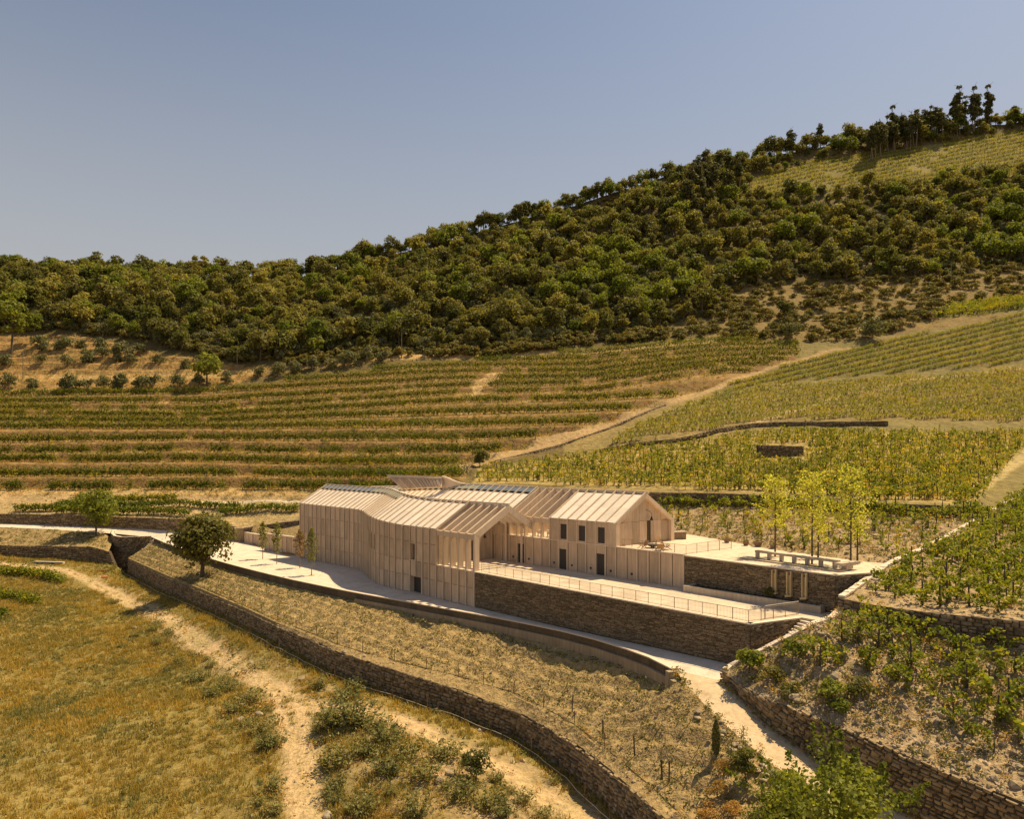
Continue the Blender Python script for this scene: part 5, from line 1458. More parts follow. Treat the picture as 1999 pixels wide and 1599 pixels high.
TENS = {2: 'twenty', 3: 'thirty', 4: 'forty', 5: 'fifty', 6: 'sixty', 7: 'seventy'}
def ordinal(k): return ONES[k] if k <= 20 else (TENS[k // 10] + ('-' + ONES[k % 10] if k % 10 else '') if k % 10 else TENS[k // 10][:-1] + 'ieth')
VLAB = {}
for nm, reg, dv, rw, ref in (('lower', v1, W6B[2] - W6B[0], 1.75, W6B), ('upper', v2, P2T[4] - P2T[1], 1.65, P2T)):
    d_ = np.array(dv[:2]) / np.linalg.norm(dv[:2]); e_ = np.array((-d_[1], d_[0])); c_ = reg.poly[:, :2].mean(0); rows_ = {}
    for n2, p in spots:
        a_, b_ = to_img([p])
        if n2 == nm and a_[0] < 2030 and b_[0] < 1640: rows_.setdefault(int(round(((p[:2] - c_) @ e_ + 90) / rw)), []).append(p)
    order_ = sorted(rows_, key=lambda k: np.mean(line_dist(np.array(rows_[k]), ref)))
    for ri, k in enumerate(order_):
        for qi, p in enumerate(sorted(rows_[k], key=lambda p: p[0] / p[1] if nm == 'lower' else p[1])):
            VLAB[tuple(p)] = ('green grapevine of the lower plot, %s row below the wall behind it, %s from left' if nm == 'lower' else 'green grapevine of the upper plot, %s row from the pale parapet, %s from the front') % (ordinal(ri + 1), ordinal(qi + 1))
spots.sort(key=lambda s: s[1][1])
print('vines', len(spots))
rest = []
VL = {'lower': ('green grapevine tied to a dark stake in the lower right plot', 'grapevines of the lower right plot'), 'upper': ('green grapevine tied to a dark stake in the upper right plot', 'grapevines of the upper right plot')}
cnt = 0
for nm, p in spots:
    a_, b_ = to_img([p])
    if cnt < 285 and a_[0] < 2030 and b_[0] < 1640:
        k = int(R2.integers(8)); root = thing('grapevine', VLAB[tuple(p)], 'grapevine', tuple(p), R2.uniform(0, 6.28), VL[nm][1]); s = R2.uniform(.7, 1.15); root.scale = (s, s, s)
        f, st, sk = VINES[k]; obj('foliage', f, root); obj('stem', st, root)
        if R2.uniform() < .55: obj('stake', sk, root)
        cnt += 1
    else: rest.append(p)
VJ = [join_all(v) for v in VINES] + [join_all(v[:2]) for v in VINES[:4]]
VD = [join_all(vine_parts(340 + k, 'vinedry', 44)) for k in range(5)] + [join_all(vine_parts(345 + k, 'vinedry', 40)[:2]) for k in range(3)]
VF = [join_all(vine_parts(360 + k, 'vinefar', 34)[:2]) for k in range(6)]
srcs = VJ + VD + VF; oJ, oD, oF = 0, len(VJ), len(VJ) + len(VD)
P, K_, Sc = [np.array(rest).reshape(-1, 3)], [R2.integers(0, 12, len(rest))], [R2.uniform(.75, 1.25, len(rest))]
def hill_rows(poly, dy, dx, near, r, slope=0.0, wav=None, jx=.8, jy=.8, x0=880, x1=2080):
    """plants along rows on the hill: evenly spaced on the ground"""
    poly = np.array(poly); ys = [poly[:, 1].max() + abs(slope) * 640]
    while ys[-1] > poly[:, 1].min():
        d = float(hill(1500, min(max(ys[-1], 260), 960))[0][1]); ys.append(ys[-1] - dy * near / d)
    out = []
    for yy in ys:
        d = near; xs = np.arange(x0, x1, dx); b = yy + slope * (xs - 1500) + (wav(xs) if wav else 0)
        q = np.c_[xs + r.normal(0, jx, len(xs)), b + r.normal(0, jy, len(xs))]; out.append(q[in_poly(q, poly)])
    q = np.concatenate(out); q = q[~in_poly(q, [(1474, 872), (1574, 868), (1574, 903), (1474, 907)])]; return hill(q[:, 0], q[:, 1]), q
Q, q = hill_rows(V4P, 8.6, 7.0, 110, R2, .0, None, 2.2, .9, 900, 2080); u = R2.uniform(size=len(Q))
P.append(Q); K_.append(np.where(u < .45, oJ + R2.integers(0, 12, len(Q)), oD + R2.integers(0, 8, len(Q)))); Sc.append(R2.uniform(.7, 1.1, len(Q)))
Q, q = hill_rows(V5P, 8.6, 3.0, 170, R2, -.09, None, 1.4, .5, 1150, 2080)
P.append(Q); K_.append(oF + R2.integers(0, 6, len(Q))); Sc.append(R2.uniform(.75, 1.05, len(Q)))
Q, q = hill_rows(V6P, 10.0, 1.7, 200, R2, -.24, None, 1.0, .3, 1380, 2080)
P.append(Q); K_.append(oF + R2.integers(0, 6, len(Q))); Sc.append(R2.uniform(.72, .98, len(Q)))
Q, q = hill_rows(VTP, 6.6, 1.5, 430, R2, -.20, None, 1.0, .7, 1420, 2080); m = fbm(Q, 22, 3, 4) > -.45; Q = Q[m]
P.append(Q); K_.append(np.where(R2.uniform(size=len(Q)) < .25, oD, oF) + R2.integers(0, 6, len(Q))); Sc.append(R2.uniform(.9, 1.3, len(Q)))
Q, q = hill_rows(VSP, 4.0, 4.0, 250, R2, -.07, None, 1.0, .5, 1800, 2080)
P.append(Q); K_.append(oF + R2.integers(0, 6, len(Q))); Sc.append(R2.uniform(1.3, 2.0, len(Q)))
# sparse plants of the stony plot behind the upper terrace, and weeds between
Q = rows_in(v3, W7B[4] - W7B[1], 2.0, 1.7, R2, .5); m = R2.uniform(size=len(Q)) < .8; Q = Q[m]
P.append(Q); K_.append(np.where(R2.uniform(size=len(Q)) < .4, oD, oJ) + R2.integers(0, 8, len(Q))); Sc.append(R2.uniform(.4, .95, len(Q)))
w7 = np.array(resample([p + (.0, -1.4, 0) for p in W7B[1:]], 1.0)); w7[:, 2] = v3.height(w7)
P.append(w7); K_.append(oJ + R2.integers(0, 8, len(w7))); Sc.append(R2.uniform(.8, 1.3, len(w7)))
# gap plants on the terraced slope
q = np.c_[R2.uniform(0, 1420, 1500), R2.uniform(690, 960, 1500)]; q = q[in_poly(q, LFIELD)]; Q = hill(q[:, 0], q[:, 1])
P.append(Q); K_.append(oD + R2.integers(0, 8, len(Q))); Sc.append(R2.uniform(.4, .9, len(Q)))
P = np.concatenate(P); K_ = np.concatenate(K_); Sc = np.concatenate(Sc)
print('vine cover', len(P))
scatter('vineyard', srcs, P, rots(len(P), .06, R2), Sc, K_, 'far grapevines covering the fields of the hillside')

# ------------------------------------------------------------------ low cover
def tuft(seed, mat, n, h, sp, w):
    r = np.random.default_rng(seed); V, Fc = [], []
    for k in range(n):
        a = r.uniform(0, 6.28); b = np.array((math.cos(a), math.sin(a), 0)); o = r.normal(0, sp * .4, 3) * (1, 1, 0); L = h * r.uniform(.5, 1.2); t = o + b * L * r.uniform(.1, .7) + (0, 0, L)
        s = np.array((-b[1], b[0], 0)) * w; i = len(V); V += [o - s, o + s, t]; Fc.append((i, i + 1, i + 2))
    return mk_mesh('tuft', V, np.array(Fc, np.int32), M[mat])
R3 = np.random.default_rng(44)
GR = [tuft(400 + k, 'grass', 14, .38, .35, .03) for k in range(4)] + [tuft(410 + k, 'weed', 14, .34, .3, .035) for k in range(3)]
Q = field.sample(60000, .2, R3); px, y = to_img(Q); m = (px > -30) & (px < 1320) & (y < 1660)
trk = np.minimum(np.minimum(line_dist(Q, TRK1), line_dist(Q, TRK2)), line_dist(Q, TRK3)); den = np.where(trk < 1.3, .03 + .22 * (trk < .25), np.where(trk < 2.0, .45, 1.0))
soil = in_poly(np.c_[px, y], [(180, 1130), (330, 1250), (430, 1330), (540, 1440), (560, 1520), (540, 1660), (1300, 1660), (1150, 1560), (1000, 1470), (800, 1400), (640, 1330), (420, 1240), (290, 1170)]) & (fbm(Q, 4, 3, 6) < .1)
den = np.where(soil, den * .3, den); pat = fbm(Q, 7, 3, 12); m &= R3.uniform(size=len(Q)) < den * np.clip(.75 + .8 * pat, .15, 1); Q = Q[m]; pat = fbm(Q, 7, 3, 9) + R3.normal(0, .25, len(Q))
kk = np.where(pat > .22, 4 + R3.integers(0, 3, len(Q)), R3.integers(0, 4, len(Q))); print('grass', len(Q))
scatter('meadow_grass', GR, Q, rots(len(Q), .15, R3), R3.uniform(.5, 1.3, len(Q)), kk, 'golden and olive dry grass covering the lower field')
def weedclump(seed, mat, n, R, h, s):
    r = np.random.default_rng(seed); a = r.uniform(0, 6.28, n); rr = R * np.sqrt(r.uniform(0, 1, n)); P_ = np.c_[rr * np.cos(a), rr * np.sin(a), h * r.uniform(.05, 1, n) * (1 - .5 * (rr / R) ** 2)]
    V, Fc = cards(P_, s * r.uniform(.6, 1.3, n), np.tile((0, 0, .2), (n, 1)), r, .45, 1.0); return mk_mesh('clump', V, Fc, M[mat])
SD = [weedclump(430 + k, 'seedling', 16, .24, .28, .075) for k in range(5)] + [weedclump(440 + k, 'weed', 26, .3, .3, .08) for k in range(3)] + [weedclump(446, 'drygrass', 22, .3, .35, .07)]
Q = np.concatenate([rows_in(slope, KERB[8] - KERB[5], .75, .6, R3, .1), bank.sample(1100, .4, R3)]); m = R3.uniform(size=len(Q)) < .85; Q = Q[m]
Q2 = np.concatenate([crest.sample(500, .1, R3), slope.sample(500, .1, R3)])
L1 = np.array(resample([p + (.2, .4, 0) for p in TB], .45)); L1[:, 2] = np.interp(L1[:, 0], [p[0] for p in TB], [p[2] for p in TB])
L2 = np.array(resample([p + (-.3, -.5, 0) for p in WB[:-1]], .4)); L2 = L2 + R3.normal(0, .25, L2.shape) * (1, 1, 0); L2 = L2[in_poly(L2, field.poly)]; L2[:, 2] = field.height(L2)
Q3 = np.concatenate([L1, L2, v1.sample(900, .2, R3), v2.sample(900, .2, R3), v3.sample(1500, .2, R3)])
Qf = field.sample(9000, .3, R3); px, y = to_img(Qf); m = (fbm(Qf, 3.2, 3, 31) > .12) & in_poly(np.c_[px, y], [(170, 1130), (330, 1250), (430, 1340), (500, 1440), (500, 1660), (1300, 1660), (1200, 1580), (1000, 1455), (800, 1395), (640, 1330), (420, 1235), (290, 1165)])
trk = np.minimum(np.minimum(line_dist(Qf, TRK1), line_dist(Qf, TRK2)), line_dist(Qf, TRK3)); Qf = Qf[m & (trk > 1.0)]
qh = np.c_[R3.uniform(-20, 1420, 9000), R3.uniform(690, 985, 9000)]; qh = qh[in_poly(qh, LFIELD) | (in_poly(qh, OLIVEP) & (R3.uniform(size=len(qh)) < .6))]; Qh = hill(qh[:, 0], qh[:, 1])
qo = np.c_[R3.uniform(-20, 560, 1500), R3.uniform(650, 770, 1500)]; qo = qo[in_poly(qo, OLIVEP)]; Qh = np.concatenate([Qh, hill(qo[:, 0], qo[:, 1])])
qv = np.c_[R3.uniform(900, 2050, 2200), R3.uniform(600, 985, 2200)]; qv = qv[in_poly(qv, V4P) | in_poly(qv, V5P) | ((qv[:, 1] < 780) & (qv[:, 0] > 1500))]; Qh = np.concatenate([Qh, hill(qv[:, 0], qv[:, 1])])
Qw = field.sample(2600, .3, R3); px, y = to_img(Qw); Qw = Qw[(fbm(Qw, 6, 3, 61) > .18) & (px > -20) & (y < 1640)]
Qf = np.concatenate([Qf, Qw]); Q2 = np.concatenate([Q2, Qh])
re_ = np.concatenate([np.array(resample(ROADL, .35)) + R3.normal(0, .22, (len(resample(ROADL, .35)), 3)) * (1, 1, 0) - (.15, 0, 0), np.array(resample(W5B[:-1], .4)) + (-.25, -.1, .02)])
Q3 = np.concatenate([Q3, re_])
A_ = np.concatenate([Q, Q2, Q3, Qf]); kk = np.concatenate([R3.integers(0, 5, len(Q)), np.r_[R3.integers(0, 9, len(Q2) - len(Qh)), np.where(R3.uniform(size=len(Qh)) < .62, 8, R3.integers(5, 8, len(Qh)))], R3.integers(4, 9, len(Q3)), R3.integers(5, 9, len(Qf))]); ss = np.concatenate([R3.uniform(.7, 1.7, len(Q)), np.r_[R3.uniform(.4, 1.1, len(Q2) - len(Qh)), R3.uniform(1.0, 2.6, len(Qh))], R3.uniform(.5, 1.4, len(Q3)), R3.uniform(.8, 2.2, len(Qf))])
print('seedlings', len(A_))
scatter('ground_cover', SD, A_, rots(len(A_), .1, R3), ss, kk, 'small plants and weeds over the slopes and verges')
# loose stones
def stone_mesh(seed, mat='rock'):
    r = np.random.default_rng(seed); b = bmesh.new(); bmesh.ops.create_icosphere(b, subdivisions=1, radius=1)
    for v in b.verts: v.co *= r.uniform(.65, 1.2); v.co.z *= .6
    me_ = bpy.data.meshes.new('stone'); b.to_mesh(me_); b.free(); me_.materials.append(M[mat]); return me_
STN = [stone_mesh(460 + k) for k in range(5)]
Qs = np.concatenate([v1.sample(3500, .1, R3), v2.sample(2500, .1, R3), v3.sample(2600, .1, R3), crest.sample(1600, .05, R3), slope.sample(1500, .1, R3), field.sample(1800, .2, R3)])
ss = np.abs(R3.normal(0, .085, len(Qs))) + .035
scatter('loose_stones', STN, Qs, R3.uniform(0, 6.28, (len(Qs), 3)), ss, R3.integers(0, 5, len(Qs)), 'loose stones strewn over the vineyard soil')
# ------------------------------------------------------------------ trees and shrubs that stand alone
R5 = np.random.default_rng(55)
def solo(name, label, cat, p, seed, H, rx, rz, nb, nl, ls, leaf, bark, tr, th=.4, limbs=6, br=(.3, .55), low=-.85, group=None, jit=.8, spread=.5, flat=None):
    r = np.random.default_rng(seed); root = thing(name, label, cat, tuple(p), 0, group)
    P, Nn = crown_pts(r, nb, rx, rz, H - rz * .92, nl, br, low)
    V, Fc = cards(P, ls * r.uniform(.6, 1.3, len(P)), Nn, r, .75, jit)
    obj('crown', mk_mesh('crown', V, Fc, M[leaf]), root); obj('trunk', trunk_mesh('trunk', r, H * th + .3, tr, limbs, M[bark], spread), root)
    return root
def on(reg, px, y, d):
    """foot of a plant: sighted point dropped on the ground it stands on"""
    p = W(px, y, d); p[2] = reg.height(np.array([p]))[0]; return p
pt = on(slope, 394, 1110, 113.5)
solo('oak_tree', 'large round dark tree standing on the planted slope beside the yard kerb', 'tree', pt, 501, 10.3, 4.8, 5.2, 44, 5600, .28, 'oakdark', 'bark', .35, .38, 7)
solo('leafy_tree', 'airy green tree on the bank below the road, left of the bastion', 'tree', on(bank, 188, 1052, 146.5), 502, 9.2, 4.6, 4.4, 30, 3400, .25, 'oakbright', 'bark', .22, .4, 7, (.28, .5))
solo('leafy_tree', 'bushy green tree rising in the lower right corner over the dirt road', 'tree', W(1625, 1690, 36.5) + (0, 0, -1.9), 503, 7.4, 4.4, 3.5, 50, 8000, .12, 'oakbright', 'bark', .2, .4, 7, (.16, .36))
bt = [o for o in COL.objects if o.get('label', '').startswith('bushy green tree rising')][0]; r_ = np.random.default_rng(777); C = []
for q in range(18):
    a = r_.uniform(0, 6.28); el = r_.uniform(.15, 1.5); d = np.array((math.cos(a) * math.cos(el), math.sin(a) * math.cos(el), math.sin(el))); s0 = np.array((0, 0, 3.9)) + d * (4.0, 4.0, 3.0); e = s0 + d * r_.uniform(.5, 1.7) + (0, 0, .3); t = r_.uniform(0, 1, 70)[:, None]
    C.append(s0 + (e - s0) * t + r_.normal(0, .2, (70, 3)) * (1.15 - t))
C = np.concatenate(C); V, Fc = cards(C, r_.uniform(.07, .14, len(C)), None, r_); obj('shoots', mk_mesh('shoots', V, Fc, M['oakbright']), bt)
solo('leafy_bush', 'leafy green bush spreading at the bottom right beside the big bushy tree', 'bush', W(1520, 1650, 38.5), 504, 2.6, 2.0, 1.2, 18, 2200, .11, 'oakbright', 'bark', .06, .4, 5)
solo('fig_bush', 'rounded dark green bush at the foot of the stair parapet', 'bush', on(v1, 1462, 1303, 50.6), 505, 1.7, 1.15, .85, 12, 900, .13, 'oakbright', 'bark', .05, .3, 4, jit=.6)
for k, (a, b, d, h, lab) in enumerate([(1515, 1322, 48.6, 1.0, 'low green bush in the lower plot, behind two pale boulders'), (1548, 1312, 49.8, 1.2, 'dark green bush where the lower vines begin'), (1541, 1363, 46.5, .9, 'round green bush beside the two pale boulders'),
                                 (1625, 1378, 45.2, 1.1, 'spreading green bush near the middle of the lower wall top'), (1685, 1385, 44.8, 1.1, 'green bush right of the spreading one above the wall'), (1640, 1395, 44.2, .8, 'small bush just above the rough stone wall')]):
    solo('green_bush', lab, 'bush', on(v1, a, b, d), 510 + k, h, h * 1.0, h * .5, 9, 520, .10, 'oakbright' if k % 2 else 'oakdark', 'bark', .04, .3, 3)
cy = on(slope, 1398, 1478, 44.5)
r_ = np.random.default_rng(520); root = thing('cypress', 'small slim dark cypress beside the dirt road, bottom right', 'tree', tuple(cy))
t = r_.uniform(0, 1, 1300); a = r_.uniform(0, 6.28, 1300); rr = .27 * np.sin(np.clip(t * 2.9 + .25, 0, 3.14)) ** .6 * r_.uniform(.6, 1.05, 1300)
V, Fc = cards(np.c_[rr * np.cos(a), rr * np.sin(a), .1 + t * 2.1], .07, np.c_[np.cos(a), np.sin(a), .5 + 0 * a], r_, .6, .6); obj('crown', mk_mesh('crown', V, Fc, M['oakdark']), root)
mb = MB(); mb.tube([(0, 0, -.3), (0, 0, 1.2)], .05, 6); mb.build('trunk', M['bark'], root)
solo('conifer_bush', 'rounded dark green conifer bush below the slim cypress', 'bush', on(slope, 1455, 1540, 41.8), 522, 2.2, .85, 1.1, 16, 2200, .075, 'oak', 'bark', .05, .3, 3)
for k, (a, b, d) in enumerate([(1400, 1560, 41.5), (1378, 1590, 40.5), (1425, 1590, 40), (1412, 1520, 43.2)]):
    p = on(slope, a, b, d); root = thing('dry_shrub', 'dry orange shrub on the bank below the slim cypress', 'shrub', tuple(p), 0, 'dry shrubs below the cypress')
    r_ = np.random.default_rng(530 + k); P_, N_ = crown_pts(r_, 9, .75, .5, .42, 700, (.3, .5), -.6); V, Fc = cards(P_, .07 * r_.uniform(.6, 1.3, len(P_)), N_, r_, .4, 1.2); obj('foliage', mk_mesh('foliage', V, Fc, M['drygrass']), root)
    mb = MB(); mb.tube([(0, 0, -.2), (0, 0, .5)], .03, 5); mb.build('stem', M['bark'], root)
for k, (a, b, d, lab) in enumerate([(1426, 1500, 43, 'tall spindly weed beside the dirt road, right of the cypress'), (1450, 1478, 43.6, 'thin dry weed stalk at the dirt road edge')]):
    p = on(slope, a, b, d); root = thing('weed', lab, 'weed', tuple(p)); r_ = np.random.default_rng(540 + k); t = r_.uniform(.1, 1, 260)
    V, Fc = cards(np.c_[r_.normal(0, .16, 260), r_.normal(0, .16, 260), t * 1.9], .06, None, r_, .5); obj('foliage', mk_mesh('foliage', V, Fc, M['weed']), root)
    mb = MB(); mb.tube([(0, 0, -.2), (.05, 0, 1.9)], .02, 5); mb.build('stem', M['bark'], root)
# slim trees on the gravel yard
yp = [(512.9, 1093, 6.4, 'poplar', 'slim young tree on the gravel yard, farthest from the doorway'), (540.3, 1101.8, 6.8, 'poplar', 'slim leafy young tree on the gravel yard, second from the lower ribbed wall'),
      (585.2, 1109.6, 6.0, 'poplardry', 'slim young tree with dry brown leaves on the gravel yard'), (608.1, 1124, 6.9, 'poplar', 'slim leafy young tree on the gravel yard nearest the shaded wall')]
for k, (a, b, h, lf, lab) in enumerate(yp):
    p = G(a, b, -4.0); root = thing('young_tree', lab, 'tree', tuple(p), 0, 'slim trees of the gravel yard'); r_ = np.random.default_rng(550 + k); n = 430
    t = r_.beta(1.6, 1.4, n); rr = .85 * np.sin(np.clip(t * 2.6 + .45, 0, 3.1)) ** .8 * np.sqrt(r_.uniform(.05, 1, n)); a_ = r_.uniform(0, 6.28, n)
    rr = rr * (1 + .35 * np.sin(a_ * 2 + t * 9 + k)); V, Fc = cards(np.c_[rr * np.cos(a_), rr * np.sin(a_), 1.7 + t * (h - 1.7)], r_.uniform(.09, .19, n), None, r_); obj('crown', mk_mesh('crown', V, Fc, M[lf]), root)
    mb = MB(); mb.tube([(0, 0, -.1), (.03, 0, h * .5), (0, .03, h * .92)], [.07, .05, .02], 6)
    for q in range(8): z = 1.9 + q * .5; an = q * 2.4; mb.tube([(0, 0, z), (.45 * math.cos(an), .45 * math.sin(an), z + .6)], [.03, .012], 4)
    mb.build('trunk', M['barkp'], root)
    mb = MB(); mb.cyl((0, 0, .0), (0, 0, .025), .5, 14); mb.build('tree_pit', M['slope'], root)
# yellow-green trees on the upper terrace
ut = [(1513, 1087, 7.9, 'tall airy yellow green tree behind the stone trough, left one', 1.9), (1585, 1102, 8.4, 'tall airy yellow green tree behind the stone trough, middle one', 2.1), (1660.5, 1103, 9.0, 'tall airy yellow green tree behind the stone trough, right one', 2.2),
      (1597, 1090, 4.8, 'thin young tree at the back edge of the upper terrace, left one', 1.1), (1673.5, 1097.5, 5.0, 'thin young tree at the back edge of the upper terrace, right one', 1.0)]
for k, (a, b, h, lab, rx) in enumerate(ut):
    p = G(a, b, 3.2); root = thing('young_tree', lab, 'tree', tuple(p), 0, 'yellow green trees of the upper terrace'); r_ = np.random.default_rng(570 + k); n = 1700 if k < 3 else 380
    C = []
    mb = MB(); mb.tube([(0, 0, -.1), (.04, .02, h * .5), (0, 0, h * .95)], [.09, .06, .02], 6)
    nb = 26 if k < 3 else 12
    for q in range(nb):
        z = h * (.34 + .62 * q / nb); an = q * 2.4 + r_.uniform(-.4, .4); L = rx * (1.05 - .75 * abs(q / nb - .3)) * r_.uniform(.6, 1.1); e = np.array((L * math.cos(an), L * math.sin(an), z + L * .35)); s0 = np.array((0, 0, z))
        mb.tube([s0, (s0 + e) / 2 + (0, 0, .08), e], [.03, .02, .008], 4)
        m_ = n // nb; tt = r_.uniform(.25, 1.08, m_)[:, None]; C.append(s0 + (e - s0) * tt + r_.normal(0, .24, (m_, 3)) * (1, 1, .6))
    C = np.concatenate(C); V, Fc = cards(C, r_.uniform(.06, .125, len(C)), np.tile((0, 0, .5), (len(C), 1)), r_); obj('crown', mk_mesh('crown', V, Fc, M['yellow']), root); mb.build('trunk', M['bark'], root)
    mb = MB(); mb.cyl((0, 0, .0), (0, 0, .02), .45, 14); mb.build('tree_pit', M['slope'], root)
# dark shrub at the road bend behind the winery
solo('dark_bush', 'dark bushy shrub at the lower end of the diagonal dirt road', 'bush', hill(937, 912)[0], 590, 3.6, 2.0, 1.8, 14, 1100, .24, 'oakdark', 'bark', .1, .3, 4)
# broom and weeds beside the tracks
wb = [(224, 1178, 1.0), (308, 1258, 1.1), (350, 1300, 1.2), (385, 1332, 1.4), (413, 1362, 1.5), (300, 1232, .9), (266, 1242, .8), (417, 1300, .9), (490, 1372, 1.4), (504, 1432, 1.3), (525, 1462, 1.5), (455, 1392, 1.2), (330, 1310, .9), (440, 1345, 1.0),
      (622, 1345, 1.2), (650, 1378, 1.8), (682, 1415, 2.2), (650, 1420, 1.5), (657, 1500, 1.7), (755, 1455, 1.8), (797, 1480, 1.6), (735, 1425, 1.4), (759, 1508, 1.6), (868, 1482, 1.5), (952, 1578, 1.3), (703, 1592, 1.4), (654, 1545, 1.2),
      (815, 1595, 1.3), (1000, 1525, .9), (1053, 1562, .9), (983, 1590, 1.1), (1100, 1585, .8), (560, 1540, 1.1), (548, 1585, 1.0), (700, 1470, 1.3), (830, 1520, 1.5), (900, 1560, 1.4)]
WM = []
for k in range(6):
    r_ = np.random.default_rng(600 + k); C = []
    for q in range(46):
        a = r_.uniform(0, 6.28); e = np.array((math.cos(a), math.sin(a), 0)) * r_.uniform(.1, .8) + (0, 0, r_.uniform(.45, 1.05)); o = np.array((math.cos(a), math.sin(a), 0)) * r_.uniform(0, .3); t = r_.uniform(.1, 1, 14)[:, None]; C.append(o + (e - o) * t + r_.normal(0, .045, (14, 3)))
    C = np.concatenate(C); V, Fc = cards(C, r_.uniform(.035, .085, len(C)), np.tile((0, 0, .3), (len(C), 1)), r_, .45, 1.2)
    sm_ = MB()
    for q in range(5): a = q * 1.3; sm_.tube([(0, 0, -.15), (.25 * math.cos(a), .25 * math.sin(a), .5)], [.025, .01], 4)
    WM.append((mk_mesh('foliage', V, Fc, M['weed']), sm_.mesh('stems', M['bark'])))
wb += [(a + R5.normal(0, 26), b + R5.normal(0, 20), s * R5.uniform(.45, .8)) for (a, b, s) in wb]
for k, (a, b, s) in enumerate(wb):
    d0 = 60.
    for _ in range(30):
        p = W(a, b, d0); z = field.height(np.array([p]))[0]; d0 = d0 * .5 + .5 * (CZ - z) * F / (b - HY)
    p = W(a, b, d0); p[2] = field.height(np.array([p]))[0]
    tr_ = np.concatenate([np.array(resample(t_, .3)) for t_ in (TRK1, TRK2, TRK3)])
    for _ in range(12):
        j_ = np.argmin(np.linalg.norm(tr_[:, :2] - p[:2], axis=1)); v_ = p[:2] - tr_[j_, :2]; q_ = np.linalg.norm(v_)
        if q_ > 1.35 + .5 * s: break
        p[:2] += v_ / (q_ + 1e-6) * .35
    else: continue
    if not in_poly(p[None], field.poly)[0]: continue
    p[2] = field.height(p[None])[0]
    root = thing('broom_bush', 'bushy grey green weed clump beside the dirt tracks', 'bush', tuple(p), R5.uniform(0, 6.28), 'weed clumps beside the dirt tracks'); s *= 1.3; root.scale = (s * 1.15, s * 1.15, s * R5.uniform(.7, 1.0))
    f, st = WM[k % 6]; obj('foliage', f, root); obj('stems', st, root)
solo('dark_bush', 'dark green bush on the rubble mound between the tracks', 'bush', on(field, 930, 1540, 51.2), 610, 2.0, 1.2, 1.0, 14, 1500, .085, 'oakdark', 'bark', .06, .3, 4)
# dark vine rows in the hollow at the left edge
for k, (pl, lab) in enumerate([([(-60, 1118), (0, 1122), (60, 1124), (105, 1132), (122, 1140)], 'dark vine row in the hollow at the left edge, the farther one'), ([(-60, 1152), (0, 1168), (40, 1172), (70, 1182)], 'dark vine row in the hollow at the left edge, the middle one'), ([(-60, 1196), (-20, 1200), (10, 1208)], 'dark vine scrap in the hollow at the left edge, the nearest one')]):
    a = np.array(pl, float); xs = np.arange(a[0, 0], a[-1, 0], 3.0); ys_ = np.interp(xs, a[:, 0], a[:, 1]); P_ = []
    for u, v in zip(xs, ys_):
        d0 = 120.
        for _ in range(25): z = field.height(np.array([W(u, v, d0)]))[0]; d0 = d0 * .5 + .5 * (CZ - z) * F / (v - HY)
        p = W(u, v, d0); p[2] = field.height(np.array([p]))[0]; P_.append(p)
    P_ = np.array(P_); n = len(P_); C = np.repeat(P_, 44, 0) + np.c_[R5.normal(0, .5, n * 44), R5.normal(0, .45, n * 44), np.abs(R5.normal(.7, .4, n * 44))]; V, Fc = cards(C, R5.uniform(.11, .22, len(C)), None, R5); b0 = P_.mean(0)
    root = thing('vine_row', lab, 'vine row', tuple(b0), 0, 'vine rows in the left hollow'); obj('foliage', mk_mesh('foliage', V - b0, Fc, M['vinerow']), root)
    mb = MB()
    for p in P_[::4]: mb.bar(p - b0 - (0, 0, .2), p - b0 + (0, 0, 1.), .08)
    mb.build('stems', M['bark'], root, 'stuff')

# ------------------------------------------------------------------ stakes and wires along the long wall
skm = MB(); skm.bar((0, 0, -.3), (0, 0, 1.25), .055); SK = skm.mesh('stake', M['rust'])
sk2 = MB(); sk2.bar((0, 0, -.3), (.05, .03, 1.25), .075); SK2 = sk2.mesh('stake', M['stake'])
def stake(p, me_, label, group, s=1.0):
    o = obj('stake', me_, None, tuple(p)); o.rotation_euler = (R5.normal(0, .04), R5.normal(0, .04), R5.uniform(0, 6)); o.scale = (1, 1, s); tag(o, label, 'stake', group); return o
for (x, y) in [(276, 1086), (293, 1096), (311, 1107), (332, 1122), (397, 1149), (421, 1161), (448, 1173), (476, 1186), (508, 1199), (539, 1213), (577, 1230), (616, 1245), (656, 1263), (705, 1281), (767, 1294), (829, 1310), (893, 1322), (942, 1336), (1000, 1352), (1059, 1387), (1120, 1420), (1179, 1471)]:
    s_ = np.interp(x, [p for p in to_img(TB)[0]], np.arange(len(TB))); i = int(min(s_, len(TB) - 2)); w = s_ - i; p = TB[i] * (1 - w) + TB[i + 1] * w
    stake(p + (.1, .3, -.05), SK, 'thin rusty stake along the top of the long curved wall', 'stakes along the curved wall top')
for (x, y, d) in [(1117, 1415, 57.5), (1177, 1470, 52.3), (1239, 1512, 48.3), (1293, 1563, 44.6), (1306, 1568, 44.2)]:
    stake(on(slope, x, y, d), SK2, 'dark wooden stake on the lower right part of the planted slope', 'stakes on the planted slope', 1.1)
LW = off(WB[:-1], 1.0); LWp, _ = along(LW, 4.2)
for p in LWp:
    p = np.array(p); p[2] = field.height(np.array([p]))[0]; a, b = to_img([p])
    if a[0] > 250 and b[0] < 1620: stake(p, SK, 'thin rusty stake at the foot of the long curved wall', 'stakes at the curved wall foot', 1.1)
wl_, _ = along(LW, 1.0); wl_ = np.array(wl_); wl_[:, 2] = field.height(wl_) + .35
mb = MB(); mb.tube(list(wl_), .022, 4); hs = mb.build('hose', M['edge']); tag(hs, 'pale hose strung between the stakes at the wall foot', 'hose')
